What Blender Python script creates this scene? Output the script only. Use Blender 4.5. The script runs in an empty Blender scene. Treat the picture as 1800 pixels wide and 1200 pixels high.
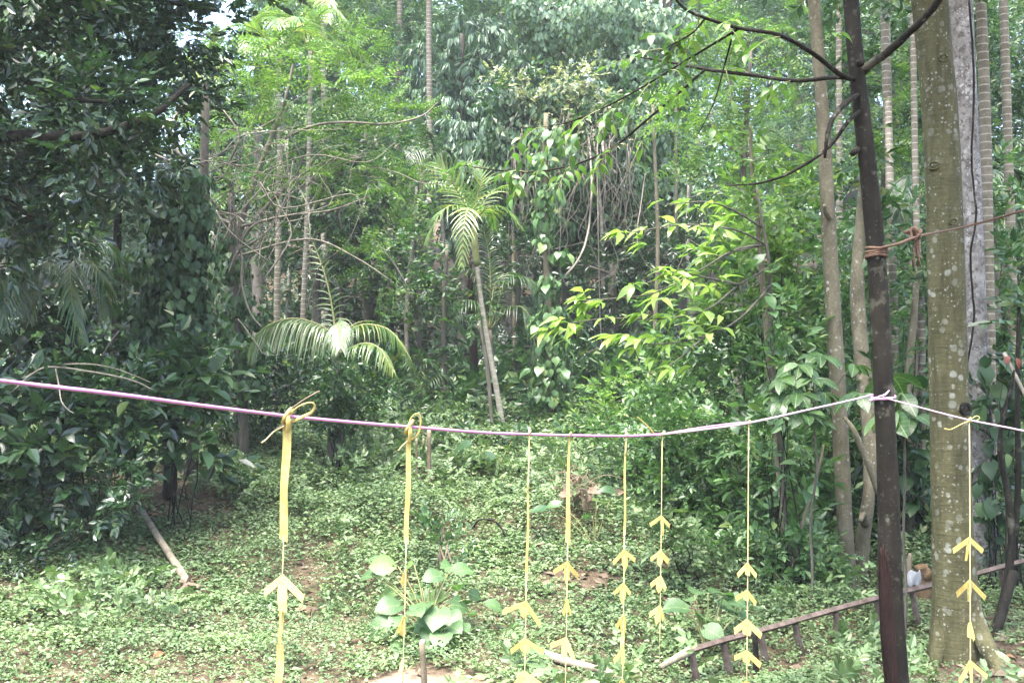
import bpy, math, random
import numpy as np
from mathutils import Matrix, Vector

# ------------------------------------------------------------------ camera, sky, sun, exposure
scene = bpy.context.scene
C = scene.collection
F = 1766.0                                   # focal length in photograph pixels (1800 wide)
EYE = np.array([0.0, 0.0, 1.75])
cam_data = bpy.data.cameras.new('camera')
cam_data.sensor_width = 36.0
cam_data.lens = 36.0 * F / 1800.0
cam_data.clip_end = 2000.0
cam_data.clip_start = 0.05
cam = bpy.data.objects.new('camera', cam_data)
C.objects.link(cam)
CAM_ROT = (Matrix.Rotation(math.radians(90 + 3.0), 4, 'X') @ Matrix.Rotation(math.radians(1.15), 4, 'Z'))
cam.matrix_world = Matrix.Translation(EYE.tolist()) @ CAM_ROT
scene.camera = cam
CR = np.array(CAM_ROT.to_3x3())

SUN_AZ, SUN_EL = math.radians(-150), math.radians(72)    # measured from +Y towards +X
world = bpy.data.worlds.new('World')
scene.world = world
world.use_nodes = True
wn = world.node_tree
wn.nodes.clear()
sky = wn.nodes.new('ShaderNodeTexSky')
sky.sky_type = 'NISHITA'
sky.sun_disc = False
sky.sun_elevation = SUN_EL
sky.sun_rotation = SUN_AZ
sky.air_density = 1.0
sky.dust_density = 3.5
sky.ozone_density = 1.0
bg = wn.nodes.new('ShaderNodeBackground')
bg.inputs['Strength'].default_value = 0.15
wo = wn.nodes.new('ShaderNodeOutputWorld')
wn.links.new(sky.outputs[0], bg.inputs['Color'])
wn.links.new(bg.outputs[0], wo.inputs['Surface'])

sun_data = bpy.data.lights.new('sun', 'SUN')
sun_data.energy = 3.0
sun_data.angle = math.radians(38)
sun_data.color = (1.0, 0.965, 0.9)
sun = bpy.data.objects.new('sun', sun_data)
C.objects.link(sun)
sdir = Vector((math.sin(SUN_AZ) * math.cos(SUN_EL), math.cos(SUN_AZ) * math.cos(SUN_EL), math.sin(SUN_EL)))
sun.rotation_euler = sdir.to_track_quat('Z', 'Y').to_euler()
sun.location = (0, 0, 30)

vs = scene.view_settings
vs.view_transform = 'Standard'
vs.look = 'None'
vs.exposure = 2.95
vs.gamma = 1.0
vs.use_curve_mapping = False
cy = scene.cycles
cy.use_denoising = True
cy.use_adaptive_sampling = True
cy.adaptive_threshold = 0.02
cy.max_bounces = 7
cy.diffuse_bounces = 3
cy.glossy_bounces = 2
cy.transmission_bounces = 4
cy.volume_bounces = 0
cy.sample_clamp_indirect = 6.0
cy.caustics_reflective = False
cy.caustics_refractive = False

RNG = np.random.default_rng(7)
random.seed(7)

# ------------------------------------------------------------------ pixel -> place helpers
def P(px, py, d):
    v = np.array([(px - 900.0) / F * d, -(py - 600.0) / F * d, -d])
    return EYE + CR @ v

def pix(rpx, d):
    return rpx * d / F

def nrm(v):
    v = np.asarray(v, float)
    n = np.linalg.norm(v, axis=-1, keepdims=True)
    return v / np.maximum(n, 1e-9)

def hsh(ix, iy, s):
    h = np.sin(ix * 127.1 + iy * 311.7 + s * 74.7) * 43758.5453
    return h - np.floor(h)

def vnoise(x, y, sc, s=0):
    x = np.asarray(x, float) / sc
    y = np.asarray(y, float) / sc
    ix, iy = np.floor(x), np.floor(y)
    fx, fy = x - ix, y - iy
    fx, fy = fx * fx * (3 - 2 * fx), fy * fy * (3 - 2 * fy)
    a, b = hsh(ix, iy, s), hsh(ix + 1, iy, s)
    c, d = hsh(ix, iy + 1, s), hsh(ix + 1, iy + 1, s)
    return (a + (b - a) * fx) * (1 - fy) + (c + (d - c) * fx) * fy

# ------------------------------------------------------------------ mesh building
class MB:
    def __init__(self):
        self.v, self.f, self.n = [], [], 0
    def add(self, V, Fc, mat=0, smooth=False):
        V = np.asarray(V, float).reshape(-1, 3)
        for fc in (Fc if isinstance(Fc, list) else [Fc]):
            fc = np.asarray(fc, int)
            if fc.size:
                self.f.append((fc + self.n, mat, smooth))
        self.v.append(V)
        self.n += len(V)
        return self
    def mesh(self, name, mats, base=(0, 0, 0)):
        me = bpy.data.meshes.new(name)
        V = np.concatenate(self.v) - np.asarray(base, float)
        me.vertices.add(len(V))
        me.vertices.foreach_set('co', V.astype(np.float32).ravel())
        loops = np.concatenate([f.ravel() for f, m, s in self.f])
        sizes = np.concatenate([np.full(len(f), f.shape[1]) for f, m, s in self.f])
        mi = np.concatenate([np.full(len(f), m) for f, m, s in self.f])
        sm = np.concatenate([np.full(len(f), s) for f, m, s in self.f])
        me.loops.add(len(loops))
        me.loops.foreach_set('vertex_index', loops.astype(np.int32))
        me.polygons.add(len(sizes))
        starts = np.concatenate([[0], np.cumsum(sizes)[:-1]])
        me.polygons.foreach_set('loop_start', starts.astype(np.int32))
        me.polygons.foreach_set('loop_total', sizes.astype(np.int32))
        me.polygons.foreach_set('material_index', mi.astype(np.int32))
        me.polygons.foreach_set('use_smooth', sm.astype(bool))
        for m in (mats if isinstance(mats, (list, tuple)) else [mats]):
            me.materials.append(m)
        me.update(calc_edges=True)
        return me
    def build(self, name, mats, parent=None, base=(0, 0, 0), kind=None):
        if not self.v:
            return None
        o = bpy.data.objects.new(name, self.mesh(name, mats, base))
        C.objects.link(o)
        if parent is not None:
            o.parent = parent
        else:
            o.location = tuple(base)
        if kind:
            o['kind'] = kind
        return o

def tag(o, label, cat, group=None, kind=None):
    if label: o['label'] = label
    if cat: o['category'] = cat
    if group: o['group'] = group
    if kind: o['kind'] = kind
    return o

def thing(name, label, cat, base, group=None):
    o = bpy.data.objects.new(name, None)
    o.empty_display_size = 0.1
    C.objects.link(o)
    o.location = tuple(float(b) for b in base)
    return tag(o, label, cat, group)

def obj(name, me, parent, M=None):
    o = bpy.data.objects.new(name, me)
    C.objects.link(o)
    o.parent = parent
    if M is not None:
        o.matrix_local = M
    return o

def spline(pts, sub):
    pts = np.asarray(pts, float)
    if len(pts) < 3 or sub <= 1:
        if sub <= 1: return pts
        t = np.linspace(0, 1, sub + 1)[:, None]
        return pts[0] * (1 - t) + pts[-1] * t
    p = np.vstack([2 * pts[0] - pts[1], pts, 2 * pts[-1] - pts[-2]])
    out = []
    for i in range(1, len(p) - 2):
        for k in range(sub):
            t = k / sub
            out.append(0.5 * (2 * p[i] + (p[i + 1] - p[i - 1]) * t + (2 * p[i - 1] - 5 * p[i] + 4 * p[i + 1] - p[i + 2]) * t * t
                              + (3 * p[i] - p[i - 1] - 3 * p[i + 1] + p[i + 2]) * t ** 3))
    out.append(p[-2])
    return np.array(out)

def tube(pts, rad, seg=8, sub=4, wob=0.0, flat=1.0, cap=True, rng=RNG, jit=0.0):
    """A swept tube through pts; rad a number or one value for each point."""
    pts = np.asarray(pts, float)
    rad = np.full(len(pts), rad, float) if np.isscalar(rad) else np.asarray(rad, float)
    c = spline(pts, sub)
    r = np.interp(np.linspace(0, 1, len(c)), np.linspace(0, 1, len(rad)), rad)
    if jit:
        c = c + rng.normal(0, 1, c.shape) * (jit * r)[:, None]
    T = nrm(np.gradient(c, axis=0))
    up = np.array([0.0, 0, 1]) if abs(T[0][2]) < 0.85 else np.array([1.0, 0, 0])
    N = np.zeros_like(c)
    n = nrm(np.cross(np.cross(T[0], up), T[0]))
    for i in range(len(c)):
        n = nrm(n - T[i] * np.dot(n, T[i]))
        N[i] = n
    B = np.cross(T, N)
    a = np.linspace(0, 2 * math.pi, seg, endpoint=False)
    w = np.ones((len(c), seg))
    if wob:
        ph = rng.uniform(0, 6.3, 4)
        t = np.linspace(0, 1, len(c))[:, None] * len(pts)
        w += wob * (np.sin(2 * a + ph[0] + 1.3 * t) + 0.7 * np.sin(3 * a + ph[1] - 2.1 * t) + 0.6 * np.sin(5.1 * t + ph[2]) + 0.5 * rng.uniform(-1, 1, w.shape))
    V = c[:, None, :] + (r[:, None] * w)[..., None] * (np.cos(a)[None, :, None] * N[:, None, :] * flat + np.sin(a)[None, :, None] * B[:, None, :])
    V = V.reshape(-1, 3)
    i = np.arange(len(c) - 1)[:, None] * seg
    j = np.arange(seg)[None, :]
    k = (j + 1) % seg
    Q = np.stack([i + j, i + k, i + seg + k, i + seg + j], -1).reshape(-1, 4)
    fs = [Q]
    if cap:
        n0 = len(V)
        V = np.vstack([V, c[0], c[-1]])
        jj = np.arange(seg)
        kk = (jj + 1) % seg
        e = (len(c) - 1) * seg
        fs.append(np.vstack([np.stack([kk, jj, np.full(seg, n0)], -1), np.stack([e + jj, e + kk, np.full(seg, n0 + 1)], -1)]))
    return V, fs

def extrude(poly, th, M, T):
    """A flat outline (x, z) given the thickness th in y, turned by M and moved to T."""
    p = np.asarray(poly, float)
    n = len(p)
    V = np.vstack([np.c_[p[:, 0], np.full(n, -th / 2), p[:, 1]], np.c_[p[:, 0], np.full(n, th / 2), p[:, 1]]])
    V = V @ np.asarray(M).T + np.asarray(T)
    i = np.arange(n)
    k = (i + 1) % n
    return V, [np.arange(n)[None, :], (np.arange(n)[::-1] + n)[None, :], np.stack([k, i, i + n, k + n], -1)]

# ------------------------------------------------------------------ leaf and sprig templates
def frames(X, Zh):
    """Rotation matrices with x axis X and z axis as near Zh as may be."""
    X = nrm(X)
    Y = nrm(np.cross(Zh, X))
    Z = np.cross(X, Y)
    return np.stack([X, Y, Z], -1)

def leaf6(L, W, fold=0.25, droop=0.15):
    V = np.array([[0, 0, 0], [.32 * L, -.5 * W, fold * W * .5 - .02 * L], [.7 * L, -.36 * W, fold * W * .36 - droop * L * .5], [L, 0, -droop * L],
                  [.7 * L, .36 * W, fold * W * .36 - droop * L * .5], [.32 * L, .5 * W, fold * W * .5 - .02 * L]])
    return V, np.array([[0, 1, 2, 3], [0, 3, 4, 5]])

def leaf4(L, W, fold=0.25, droop=0.12):
    V = np.array([[0, 0, 0], [.45 * L, -.5 * W, fold * W * .5], [L, 0, -droop * L], [.45 * L, .5 * W, fold * W * .5]])
    return V, np.array([[0, 1, 2], [0, 2, 3]])

def inst(tv, tf, M, T, S=None):
    N, V = len(T), len(tv)
    vv = np.einsum('nij,vj->nvi', M, tv)
    if S is not None:
        vv = vv * S[:, None, None]
    vv = vv + T[:, None, :]
    ff = tf[None] + (np.arange(N) * V)[:, None, None]
    return vv.reshape(-1, 3), ff.reshape(-1, tf.shape[1])

def area(v, f):
    a = v[f[:, 1]] - v[f[:, 0]]
    b = v[f[:, 2]] - v[f[:, 0]]
    A = np.linalg.norm(np.cross(a, b), axis=1) / 2
    if f.shape[1] == 4:
        c = v[f[:, 3]] - v[f[:, 0]]
        A = A + np.linalg.norm(np.cross(b, c), axis=1) / 2
    return A.sum()

def sprig(kind, rng, L=0.12, W=0.055, n=8, four=False):
    """A twig's worth of leaves along +x with +z up."""
    lv, lf = (leaf4 if four else leaf6)(L, W, rng.uniform(.1, .35), rng.uniform(.05, .3))
    if kind == 'broad':
        ln = L * 2.2
        t = np.linspace(.15, 1, n)
        s = np.where(np.arange(n) % 2 == 0, 1, -1)
        ang = np.radians(62 - 50 * t ** 2) * s + rng.normal(0, .25, n)
        X = np.c_[np.cos(ang), np.sin(ang), rng.normal(-.12, .3, n)]
        T = np.c_[t * ln, np.zeros(n), -.25 * ln * t ** 2]
        Z = np.c_[rng.normal(0, .35, n), rng.normal(0, .35, n), np.ones(n)]
    elif kind == 'drop':
        ln = L * .8
        t = np.linspace(0, 1, n)
        ang = rng.uniform(-math.pi, math.pi, n)
        X = np.c_[np.cos(ang) * .35 + .15, np.sin(ang) * .35, -np.ones(n) + rng.normal(0, .15, n)]
        T = np.c_[t * ln, rng.normal(0, .06, n) * L, -.5 * ln * t]
        Z = np.c_[np.cos(ang), np.sin(ang), np.full(n, .5)]
    elif kind == 'whorl':
        ang = np.linspace(0, 2 * math.pi, n, endpoint=False) + rng.normal(0, .2, n)
        X = np.c_[np.cos(ang) * .8 + .35, np.sin(ang), rng.normal(.05, .25, n)]
        T = np.c_[np.full(n, L * .5) + rng.normal(0, .08, n) * L, rng.normal(0, .04, n) * L, rng.normal(0, .04, n) * L]
        Z = np.c_[np.full(n, .2), rng.normal(0, .25, n), np.ones(n)]
    elif kind == 'pinnate':                     # a few feathery compound leaves
        Xs, Ts, Zs = [], [], []
        for q in range(4):
            a0 = rng.uniform(-1.2, 1.2)
            el = rng.uniform(-.45, .25)
            dx = np.array([math.cos(a0), math.sin(a0), el])
            sd = np.array([-math.sin(a0), math.cos(a0), 0])
            ln = L * rng.uniform(4.5, 6.5)
            for t in np.linspace(.15, 1, n):
                for s in (-1, 1):
                    Xs.append(dx * .35 + sd * s + np.array([0, 0, -.15 + rng.normal(0, .15)]))
                    Ts.append(dx * ln * t + np.array([0, 0, -.22 * ln * t * t]))
                    Zs.append(np.array([rng.normal(0, .2), rng.normal(0, .2), 1]))
        X, T, Z = np.array(Xs), np.array(Ts), np.array(Zs)
    else:                                       # one hanging leaf: vine
        X = np.array([[.25, 0, -1.0]])
        T = np.zeros((1, 3))
        Z = np.array([[1.0, 0, .3]])
    S = rng.uniform(.7, 1.2, len(X))
    return inst(lv, lf, frames(X, Z), T, S)

def make_species(kind, L, W, n=8, four=False, variants=5, seed=1):
    rng = np.random.default_rng(seed)
    tv = [sprig(kind, rng, L, W, n, four) for _ in range(variants)]
    return dict(kind=kind, tv=tv, area=np.mean([area(*t) for t in tv]), L=L)

def scatter(sp, pos, out, rng, mb, smin=.75, smax=1.25, upbias=.35, mat=0):
    """Sprigs of species sp at pos, growing along out."""
    N = len(pos)
    if N == 0: return
    which = rng.integers(0, len(sp['tv']), N)
    X = nrm(out + rng.normal(0, .45, (N, 3)) + np.array([0, 0, upbias]))
    if sp['kind'] == 'drop':
        X[:, 2] *= .3
    if sp['kind'] == 'vine':
        O = nrm(out + rng.normal(0, .25, (N, 3)))
        O[:, 2] *= .3
        X = nrm(O)
    Z = np.c_[rng.normal(0, .35, N), rng.normal(0, .35, N), np.ones(N)]
    M = frames(X, Z)
    S = rng.uniform(smin, smax, N)
    for k, (tv, tf) in enumerate(sp['tv']):
        w = which == k
        if w.any():
            mb.add(*inst(tv, tf, M[w], pos[w], S[w]), mat=mat)

def lobe_points(c, r, n, rng, hollow=.45):
    u = nrm(rng.normal(0, 1, (n, 3)))
    q = hollow + (1 - hollow) * rng.uniform(0, 1, n) ** .6
    lump = 1 + .28 * np.sin(u[:, 0] * 5 + c[0] * 3) * np.sin(u[:, 1] * 4.3 + c[1] * 2) + .22 * np.sin(u[:, 2] * 7 + c[2] * 5 + u[:, 0] * 6)
    return c + u * (q * lump)[:, None] * np.asarray(r), u

def foliage(mb, sp, lobes, rng, lai=2.6, hollow=.45, upbias=.35, smin=.75, smax=1.25, cull=None):
    for c, r in lobes:
        rr = np.asarray(r, float) if not np.isscalar(r) else np.array([r, r, r * .8])
        A = math.pi * rr[0] * rr[2]
        n = max(6, int(lai * 1.5 * A / sp['area']))
        p, u = lobe_points(np.asarray(c, float), rr, n, rng, hollow)
        if cull is not None:
            k = cull(p)
            p, u = p[k], u[k]
        scatter(sp, p, u, rng, mb, smin, smax, upbias)

def plobes(lst, d, squash=.85):
    """Pixel lobes (px, py, rpx[, depth offset]) -> world lobes."""
    out = []
    for l in lst:
        dd = d + (l[3] if len(l) > 3 else 0)
        r = pix(l[2], dd)
        out.append((P(l[0], l[1], dd), np.array([r, r * 1.0, r * squash])))
    return out

# ------------------------------------------------------------------ materials
def nodes(name):
    m = bpy.data.materials.new(name)
    m.use_nodes = True
    nt = m.node_tree
    nt.nodes.clear()
    out = nt.nodes.new('ShaderNodeOutputMaterial')
    return m, nt, out

def ramp(nt, fac, stops, interp='LINEAR'):
    r = nt.nodes.new('ShaderNodeValToRGB')
    cr = r.color_ramp
    cr.interpolation = interp
    while len(cr.elements) < len(stops):
        cr.elements.new(.5)
    for e, (p, c) in zip(cr.elements, stops):
        e.position = p
        e.color = (*c, 1)
    if fac is not None:
        nt.links.new(fac, r.inputs['Fac'])
    return r.outputs['Color']

def math_node(nt, op, a, b=None, c=None):
    n = nt.nodes.new('ShaderNodeMath')
    n.operation = op
    for i, x in enumerate((a, b, c)):
        if x is None: continue
        if isinstance(x, (int, float)): n.inputs[i].default_value = x
        else: nt.links.new(x, n.inputs[i])
    return n.outputs[0]

def mix(nt, fac, a, b, mode='MIX'):
    n = nt.nodes.new('ShaderNodeMix')
    n.data_type = 'RGBA'
    n.blend_type = mode
    for s, x in ((n.inputs[0], fac), (n.inputs[6], a), (n.inputs[7], b)):
        if isinstance(x, (int, float)): s.default_value = x
        elif isinstance(x, tuple): s.default_value = (*x, 1)
        else: nt.links.new(x, s)
    return n.outputs[2]

def noise(nt, vec, scale, detail=3, rough=.55):
    n = nt.nodes.new('ShaderNodeTexNoise')
    n.inputs['Scale'].default_value = scale
    n.inputs['Detail'].default_value = detail
    n.inputs['Roughness'].default_value = rough
    if vec is not None: nt.links.new(vec, n.inputs['Vector'])
    return n.outputs['Fac']

def mat_leaf(name, stops, rough=.42, trans=.35, tcol=(1.05, 1.25, .7), spec=.5, size=.35, veins=False):
    """Leaf: each leaf draws its own colour; thin, so light passes through."""
    m, nt, out = nodes(name)
    g = nt.nodes.new('ShaderNodeNewGeometry')
    oi = nt.nodes.new('ShaderNodeObjectInfo')
    tc = nt.nodes.new('ShaderNodeTexCoord')
    f = math_node(nt, 'FRACT', math_node(nt, 'ADD', g.outputs['Random Per Island'], oi.outputs['Random']))
    col = ramp(nt, f, stops)
    nz = noise(nt, g.outputs['Position'], 1.0 / size, 2)
    col = mix(nt, .55, col, ramp(nt, nz, [(.3, (.55, .6, .6)), (.7, (1.35, 1.3, 1.1))]), 'MULTIPLY')
    if veins:                                   # x runs along the midrib of a single leaf, y across it
        sp = nt.nodes.new('ShaderNodeSeparateXYZ')
        nt.links.new(tc.outputs['Object'], sp.inputs[0])
        ay = math_node(nt, 'ABSOLUTE', sp.outputs['Y'])
        ph = math_node(nt, 'SUBTRACT', sp.outputs['X'], math_node(nt, 'MULTIPLY', ay, .75))
        v1 = math_node(nt, 'GREATER_THAN', math_node(nt, 'SINE', math_node(nt, 'MULTIPLY', ph, 46.0)), .955)
        v2 = math_node(nt, 'LESS_THAN', ay, .012)
        vv = math_node(nt, 'MAXIMUM', math_node(nt, 'MULTIPLY', v1, .45), math_node(nt, 'MULTIPLY', v2, .75))
        col = mix(nt, vv, col, (.22, .3, .12))
        bl = noise(nt, tc.outputs['Object'], 5, 4)
        col = mix(nt, .6, col, ramp(nt, bl, [(.35, (.65, .7, .7)), (.7, (1.25, 1.2, 1.0))]), 'MULTIPLY')
    p = nt.nodes.new('ShaderNodeBsdfPrincipled')
    nt.links.new(col, p.inputs['Base Color'])
    p.inputs['Roughness'].default_value = rough
    p.inputs['Specular IOR Level'].default_value = spec
    t = nt.nodes.new('ShaderNodeBsdfTranslucent')
    nt.links.new(mix(nt, 1.0, col, tcol, 'MULTIPLY'), t.inputs['Color'])
    ms = nt.nodes.new('ShaderNodeMixShader')
    ms.inputs[0].default_value = trans
    nt.links.new(p.outputs[0], ms.inputs[1])
    nt.links.new(t.outputs[0], ms.inputs[2])
    nt.links.new(ms.outputs[0], out.inputs['Surface'])
    return m

def mat_bark(name, dark, light, spot=None, spot_scale=14, spot_size=.28, rings=None, ring_col=(.4, .38, .32), streak=3.0, bump=.35, rough=.85, patch=None, nscale=9, blotch=None):
    m, nt, out = nodes(name)
    tc = nt.nodes.new('ShaderNodeTexCoord')
    mp = nt.nodes.new('ShaderNodeMapping')
    mp.inputs['Scale'].default_value = (1, 1, 1 / streak)
    nt.links.new(tc.outputs['Object'], mp.inputs['Vector'])
    n1 = noise(nt, mp.outputs[0], nscale, 6, .65)
    n2 = noise(nt, tc.outputs['Object'], nscale * 5, 4, .6)
    col = mix(nt, ramp(nt, n1, [(.36, (0, 0, 0)), (.64, (1, 1, 1))]), dark, light)
    col = mix(nt, .45, col, ramp(nt, n2, [(.3, (.6, .6, .6)), (.7, (1.3, 1.3, 1.3))]), 'MULTIPLY')
    h = math_node(nt, 'ADD', n1, math_node(nt, 'MULTIPLY', n2, .5))
    if patch:
        n3 = noise(nt, tc.outputs['Object'], patch[1], 5, .65)
        col = mix(nt, ramp(nt, n3, [(patch[2], (0, 0, 0)), (patch[2] + .08, (1, 1, 1))]), col, patch[0])
    if blotch:                                  # darker weather streaks down the bark
        mp2 = nt.nodes.new('ShaderNodeMapping')
        mp2.inputs['Scale'].default_value = (1, 1, .12)
        nt.links.new(tc.outputs['Object'], mp2.inputs['Vector'])
        n4 = noise(nt, mp2.outputs[0], 13, 4, .6)
        col = mix(nt, ramp(nt, n4, [(.5, (0, 0, 0)), (.68, (.75, .75, .75))]), col, blotch)
        mp3 = nt.nodes.new('ShaderNodeMapping')
        mp3.inputs['Scale'].default_value = (1, 1, 9)
        nt.links.new(tc.outputs['Object'], mp3.inputs['Vector'])
        n5 = noise(nt, mp3.outputs[0], 5, 3, .6)
        col = mix(nt, ramp(nt, n5, [(.6, (0, 0, 0)), (.7, (.5, .5, .5))]), col, blotch)
        h = math_node(nt, 'ADD', h, math_node(nt, 'MULTIPLY', n5, 1.2))
    if rings:
        sp = nt.nodes.new('ShaderNodeSeparateXYZ')
        nt.links.new(tc.outputs['Object'], sp.inputs[0])
        z = math_node(nt, 'ADD', math_node(nt, 'MULTIPLY', sp.outputs['Z'], 1 / rings), math_node(nt, 'MULTIPLY', n1, .25))
        fr = math_node(nt, 'FRACT', z)
        mk = math_node(nt, 'GREATER_THAN', fr, .84)
        mk = math_node(nt, 'MULTIPLY', mk, math_node(nt, 'ADD', math_node(nt, 'MULTIPLY', n2, 1.2), .1))
        col = mix(nt, mk, col, ring_col)
        h = math_node(nt, 'ADD', h, mk)
    if spot:
        for sc, sz, sd in ((spot_scale, spot_size, 0.0), (spot_scale * 2.6, spot_size * .8, 3.7)):
            vo = nt.nodes.new('ShaderNodeTexVoronoi')
            vo.inputs['Scale'].default_value = sc
            wv = nt.nodes.new('ShaderNodeVectorMath')
            wv.operation = 'MULTIPLY_ADD'
            cn = nt.nodes.new('ShaderNodeTexNoise')
            cn.inputs['Scale'].default_value = sc * 1.3
            nt.links.new(tc.outputs['Object'], cn.inputs['Vector'])
            nt.links.new(cn.outputs['Color'], wv.inputs[0])
            wv.inputs[1].default_value = (.5 / sc, .5 / sc, .5 / sc)
            nt.links.new(tc.outputs['Object'], wv.inputs[2])
            nt.links.new(wv.outputs[0], vo.inputs['Vector'])
            sp2 = nt.nodes.new('ShaderNodeSeparateColor')
            nt.links.new(vo.outputs['Color'], sp2.inputs[0])
            lim = math_node(nt, 'MULTIPLY', math_node(nt, 'POWER', sp2.outputs[0], 1.6), sz * 1.6)
            d = math_node(nt, 'SUBTRACT', lim, vo.outputs['Distance'])
            gather = ramp(nt, noise(nt, tc.outputs['Object'], 3.2 + sd, 3), [(.42, (.08, .08, .08)), (.6, (1, 1, 1))])
            edge = math_node(nt, 'MINIMUM', math_node(nt, 'MAXIMUM', math_node(nt, 'MULTIPLY', math_node(nt, 'SUBTRACT', d, .02), 9.0), 0.0), 1.0)
            mk = math_node(nt, 'MULTIPLY', math_node(nt, 'MULTIPLY', edge, gather), math_node(nt, 'ADD', math_node(nt, 'MULTIPLY', n2, .9), .3))
            col = mix(nt, mk, col, spot)
    p = nt.nodes.new('ShaderNodeBsdfPrincipled')
    nt.links.new(col, p.inputs['Base Color'])
    p.inputs['Roughness'].default_value = rough
    p.inputs['Specular IOR Level'].default_value = .12
    b = nt.nodes.new('ShaderNodeBump')
    b.inputs['Strength'].default_value = bump
    b.inputs['Distance'].default_value = .012
    nt.links.new(h, b.inputs['Height'])
    nt.links.new(b.outputs[0], p.inputs['Normal'])
    nt.links.new(p.outputs[0], out.inputs['Surface'])
    return m

def mat_plain(name, c1, c2, scale=20, rough=.7, bump=.2, trans=0.0, spec=.3):
    m, nt, out = nodes(name)
    tc = nt.nodes.new('ShaderNodeTexCoord')
    n1 = noise(nt, tc.outputs['Object'], scale, 5, .6)
    col = ramp(nt, n1, [(.35, c1), (.65, c2)])
    p = nt.nodes.new('ShaderNodeBsdfPrincipled')
    nt.links.new(col, p.inputs['Base Color'])
    p.inputs['Roughness'].default_value = rough
    p.inputs['Specular IOR Level'].default_value = spec
    b = nt.nodes.new('ShaderNodeBump')
    b.inputs['Strength'].default_value = bump
    b.inputs['Distance'].default_value = .005
    nt.links.new(n1, b.inputs['Height'])
    nt.links.new(b.outputs[0], p.inputs['Normal'])
    sh = p.outputs[0]
    if trans:
        t = nt.nodes.new('ShaderNodeBsdfTranslucent')
        nt.links.new(col, t.inputs['Color'])
        ms = nt.nodes.new('ShaderNodeMixShader')
        ms.inputs[0].default_value = trans
        nt.links.new(sh, ms.inputs[1])
        nt.links.new(t.outputs[0], ms.inputs[2])
        sh = ms.outputs[0]
    nt.links.new(sh, out.inputs['Surface'])
    return m

def mat_strip():
    m, nt, out = nodes('young_palm_strip')
    tc = nt.nodes.new('ShaderNodeTexCoord')
    mp = nt.nodes.new('ShaderNodeMapping')
    mp.inputs['Scale'].default_value = (1, 1, .06)
    nt.links.new(tc.outputs['Object'], mp.inputs['Vector'])
    n1 = noise(nt, mp.outputs[0], 420, 3, .6)
    n2 = noise(nt, tc.outputs['Object'], 16, 5, .65)
    col = ramp(nt, n1, [(.3, (.47, .385, .105)), (.7, (.63, .545, .19))])
    col = mix(nt, ramp(nt, n2, [(.46, (0, 0, 0)), (.7, (.85, .85, .85))]), col, (.33, .24, .075))
    p = nt.nodes.new('ShaderNodeBsdfPrincipled')
    nt.links.new(col, p.inputs['Base Color'])
    p.inputs['Roughness'].default_value = .42
    b = nt.nodes.new('ShaderNodeBump')
    b.inputs['Strength'].default_value = .5
    b.inputs['Distance'].default_value = .001
    nt.links.new(n1, b.inputs['Height'])
    nt.links.new(b.outputs[0], p.inputs['Normal'])
    t = nt.nodes.new('ShaderNodeBsdfTranslucent')
    nt.links.new(col, t.inputs['Color'])
    ms = nt.nodes.new('ShaderNodeMixShader')
    ms.inputs[0].default_value = .3
    nt.links.new(p.outputs[0], ms.inputs[1])
    nt.links.new(t.outputs[0], ms.inputs[2])
    nt.links.new(ms.outputs[0], out.inputs['Surface'])
    return m

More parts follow.
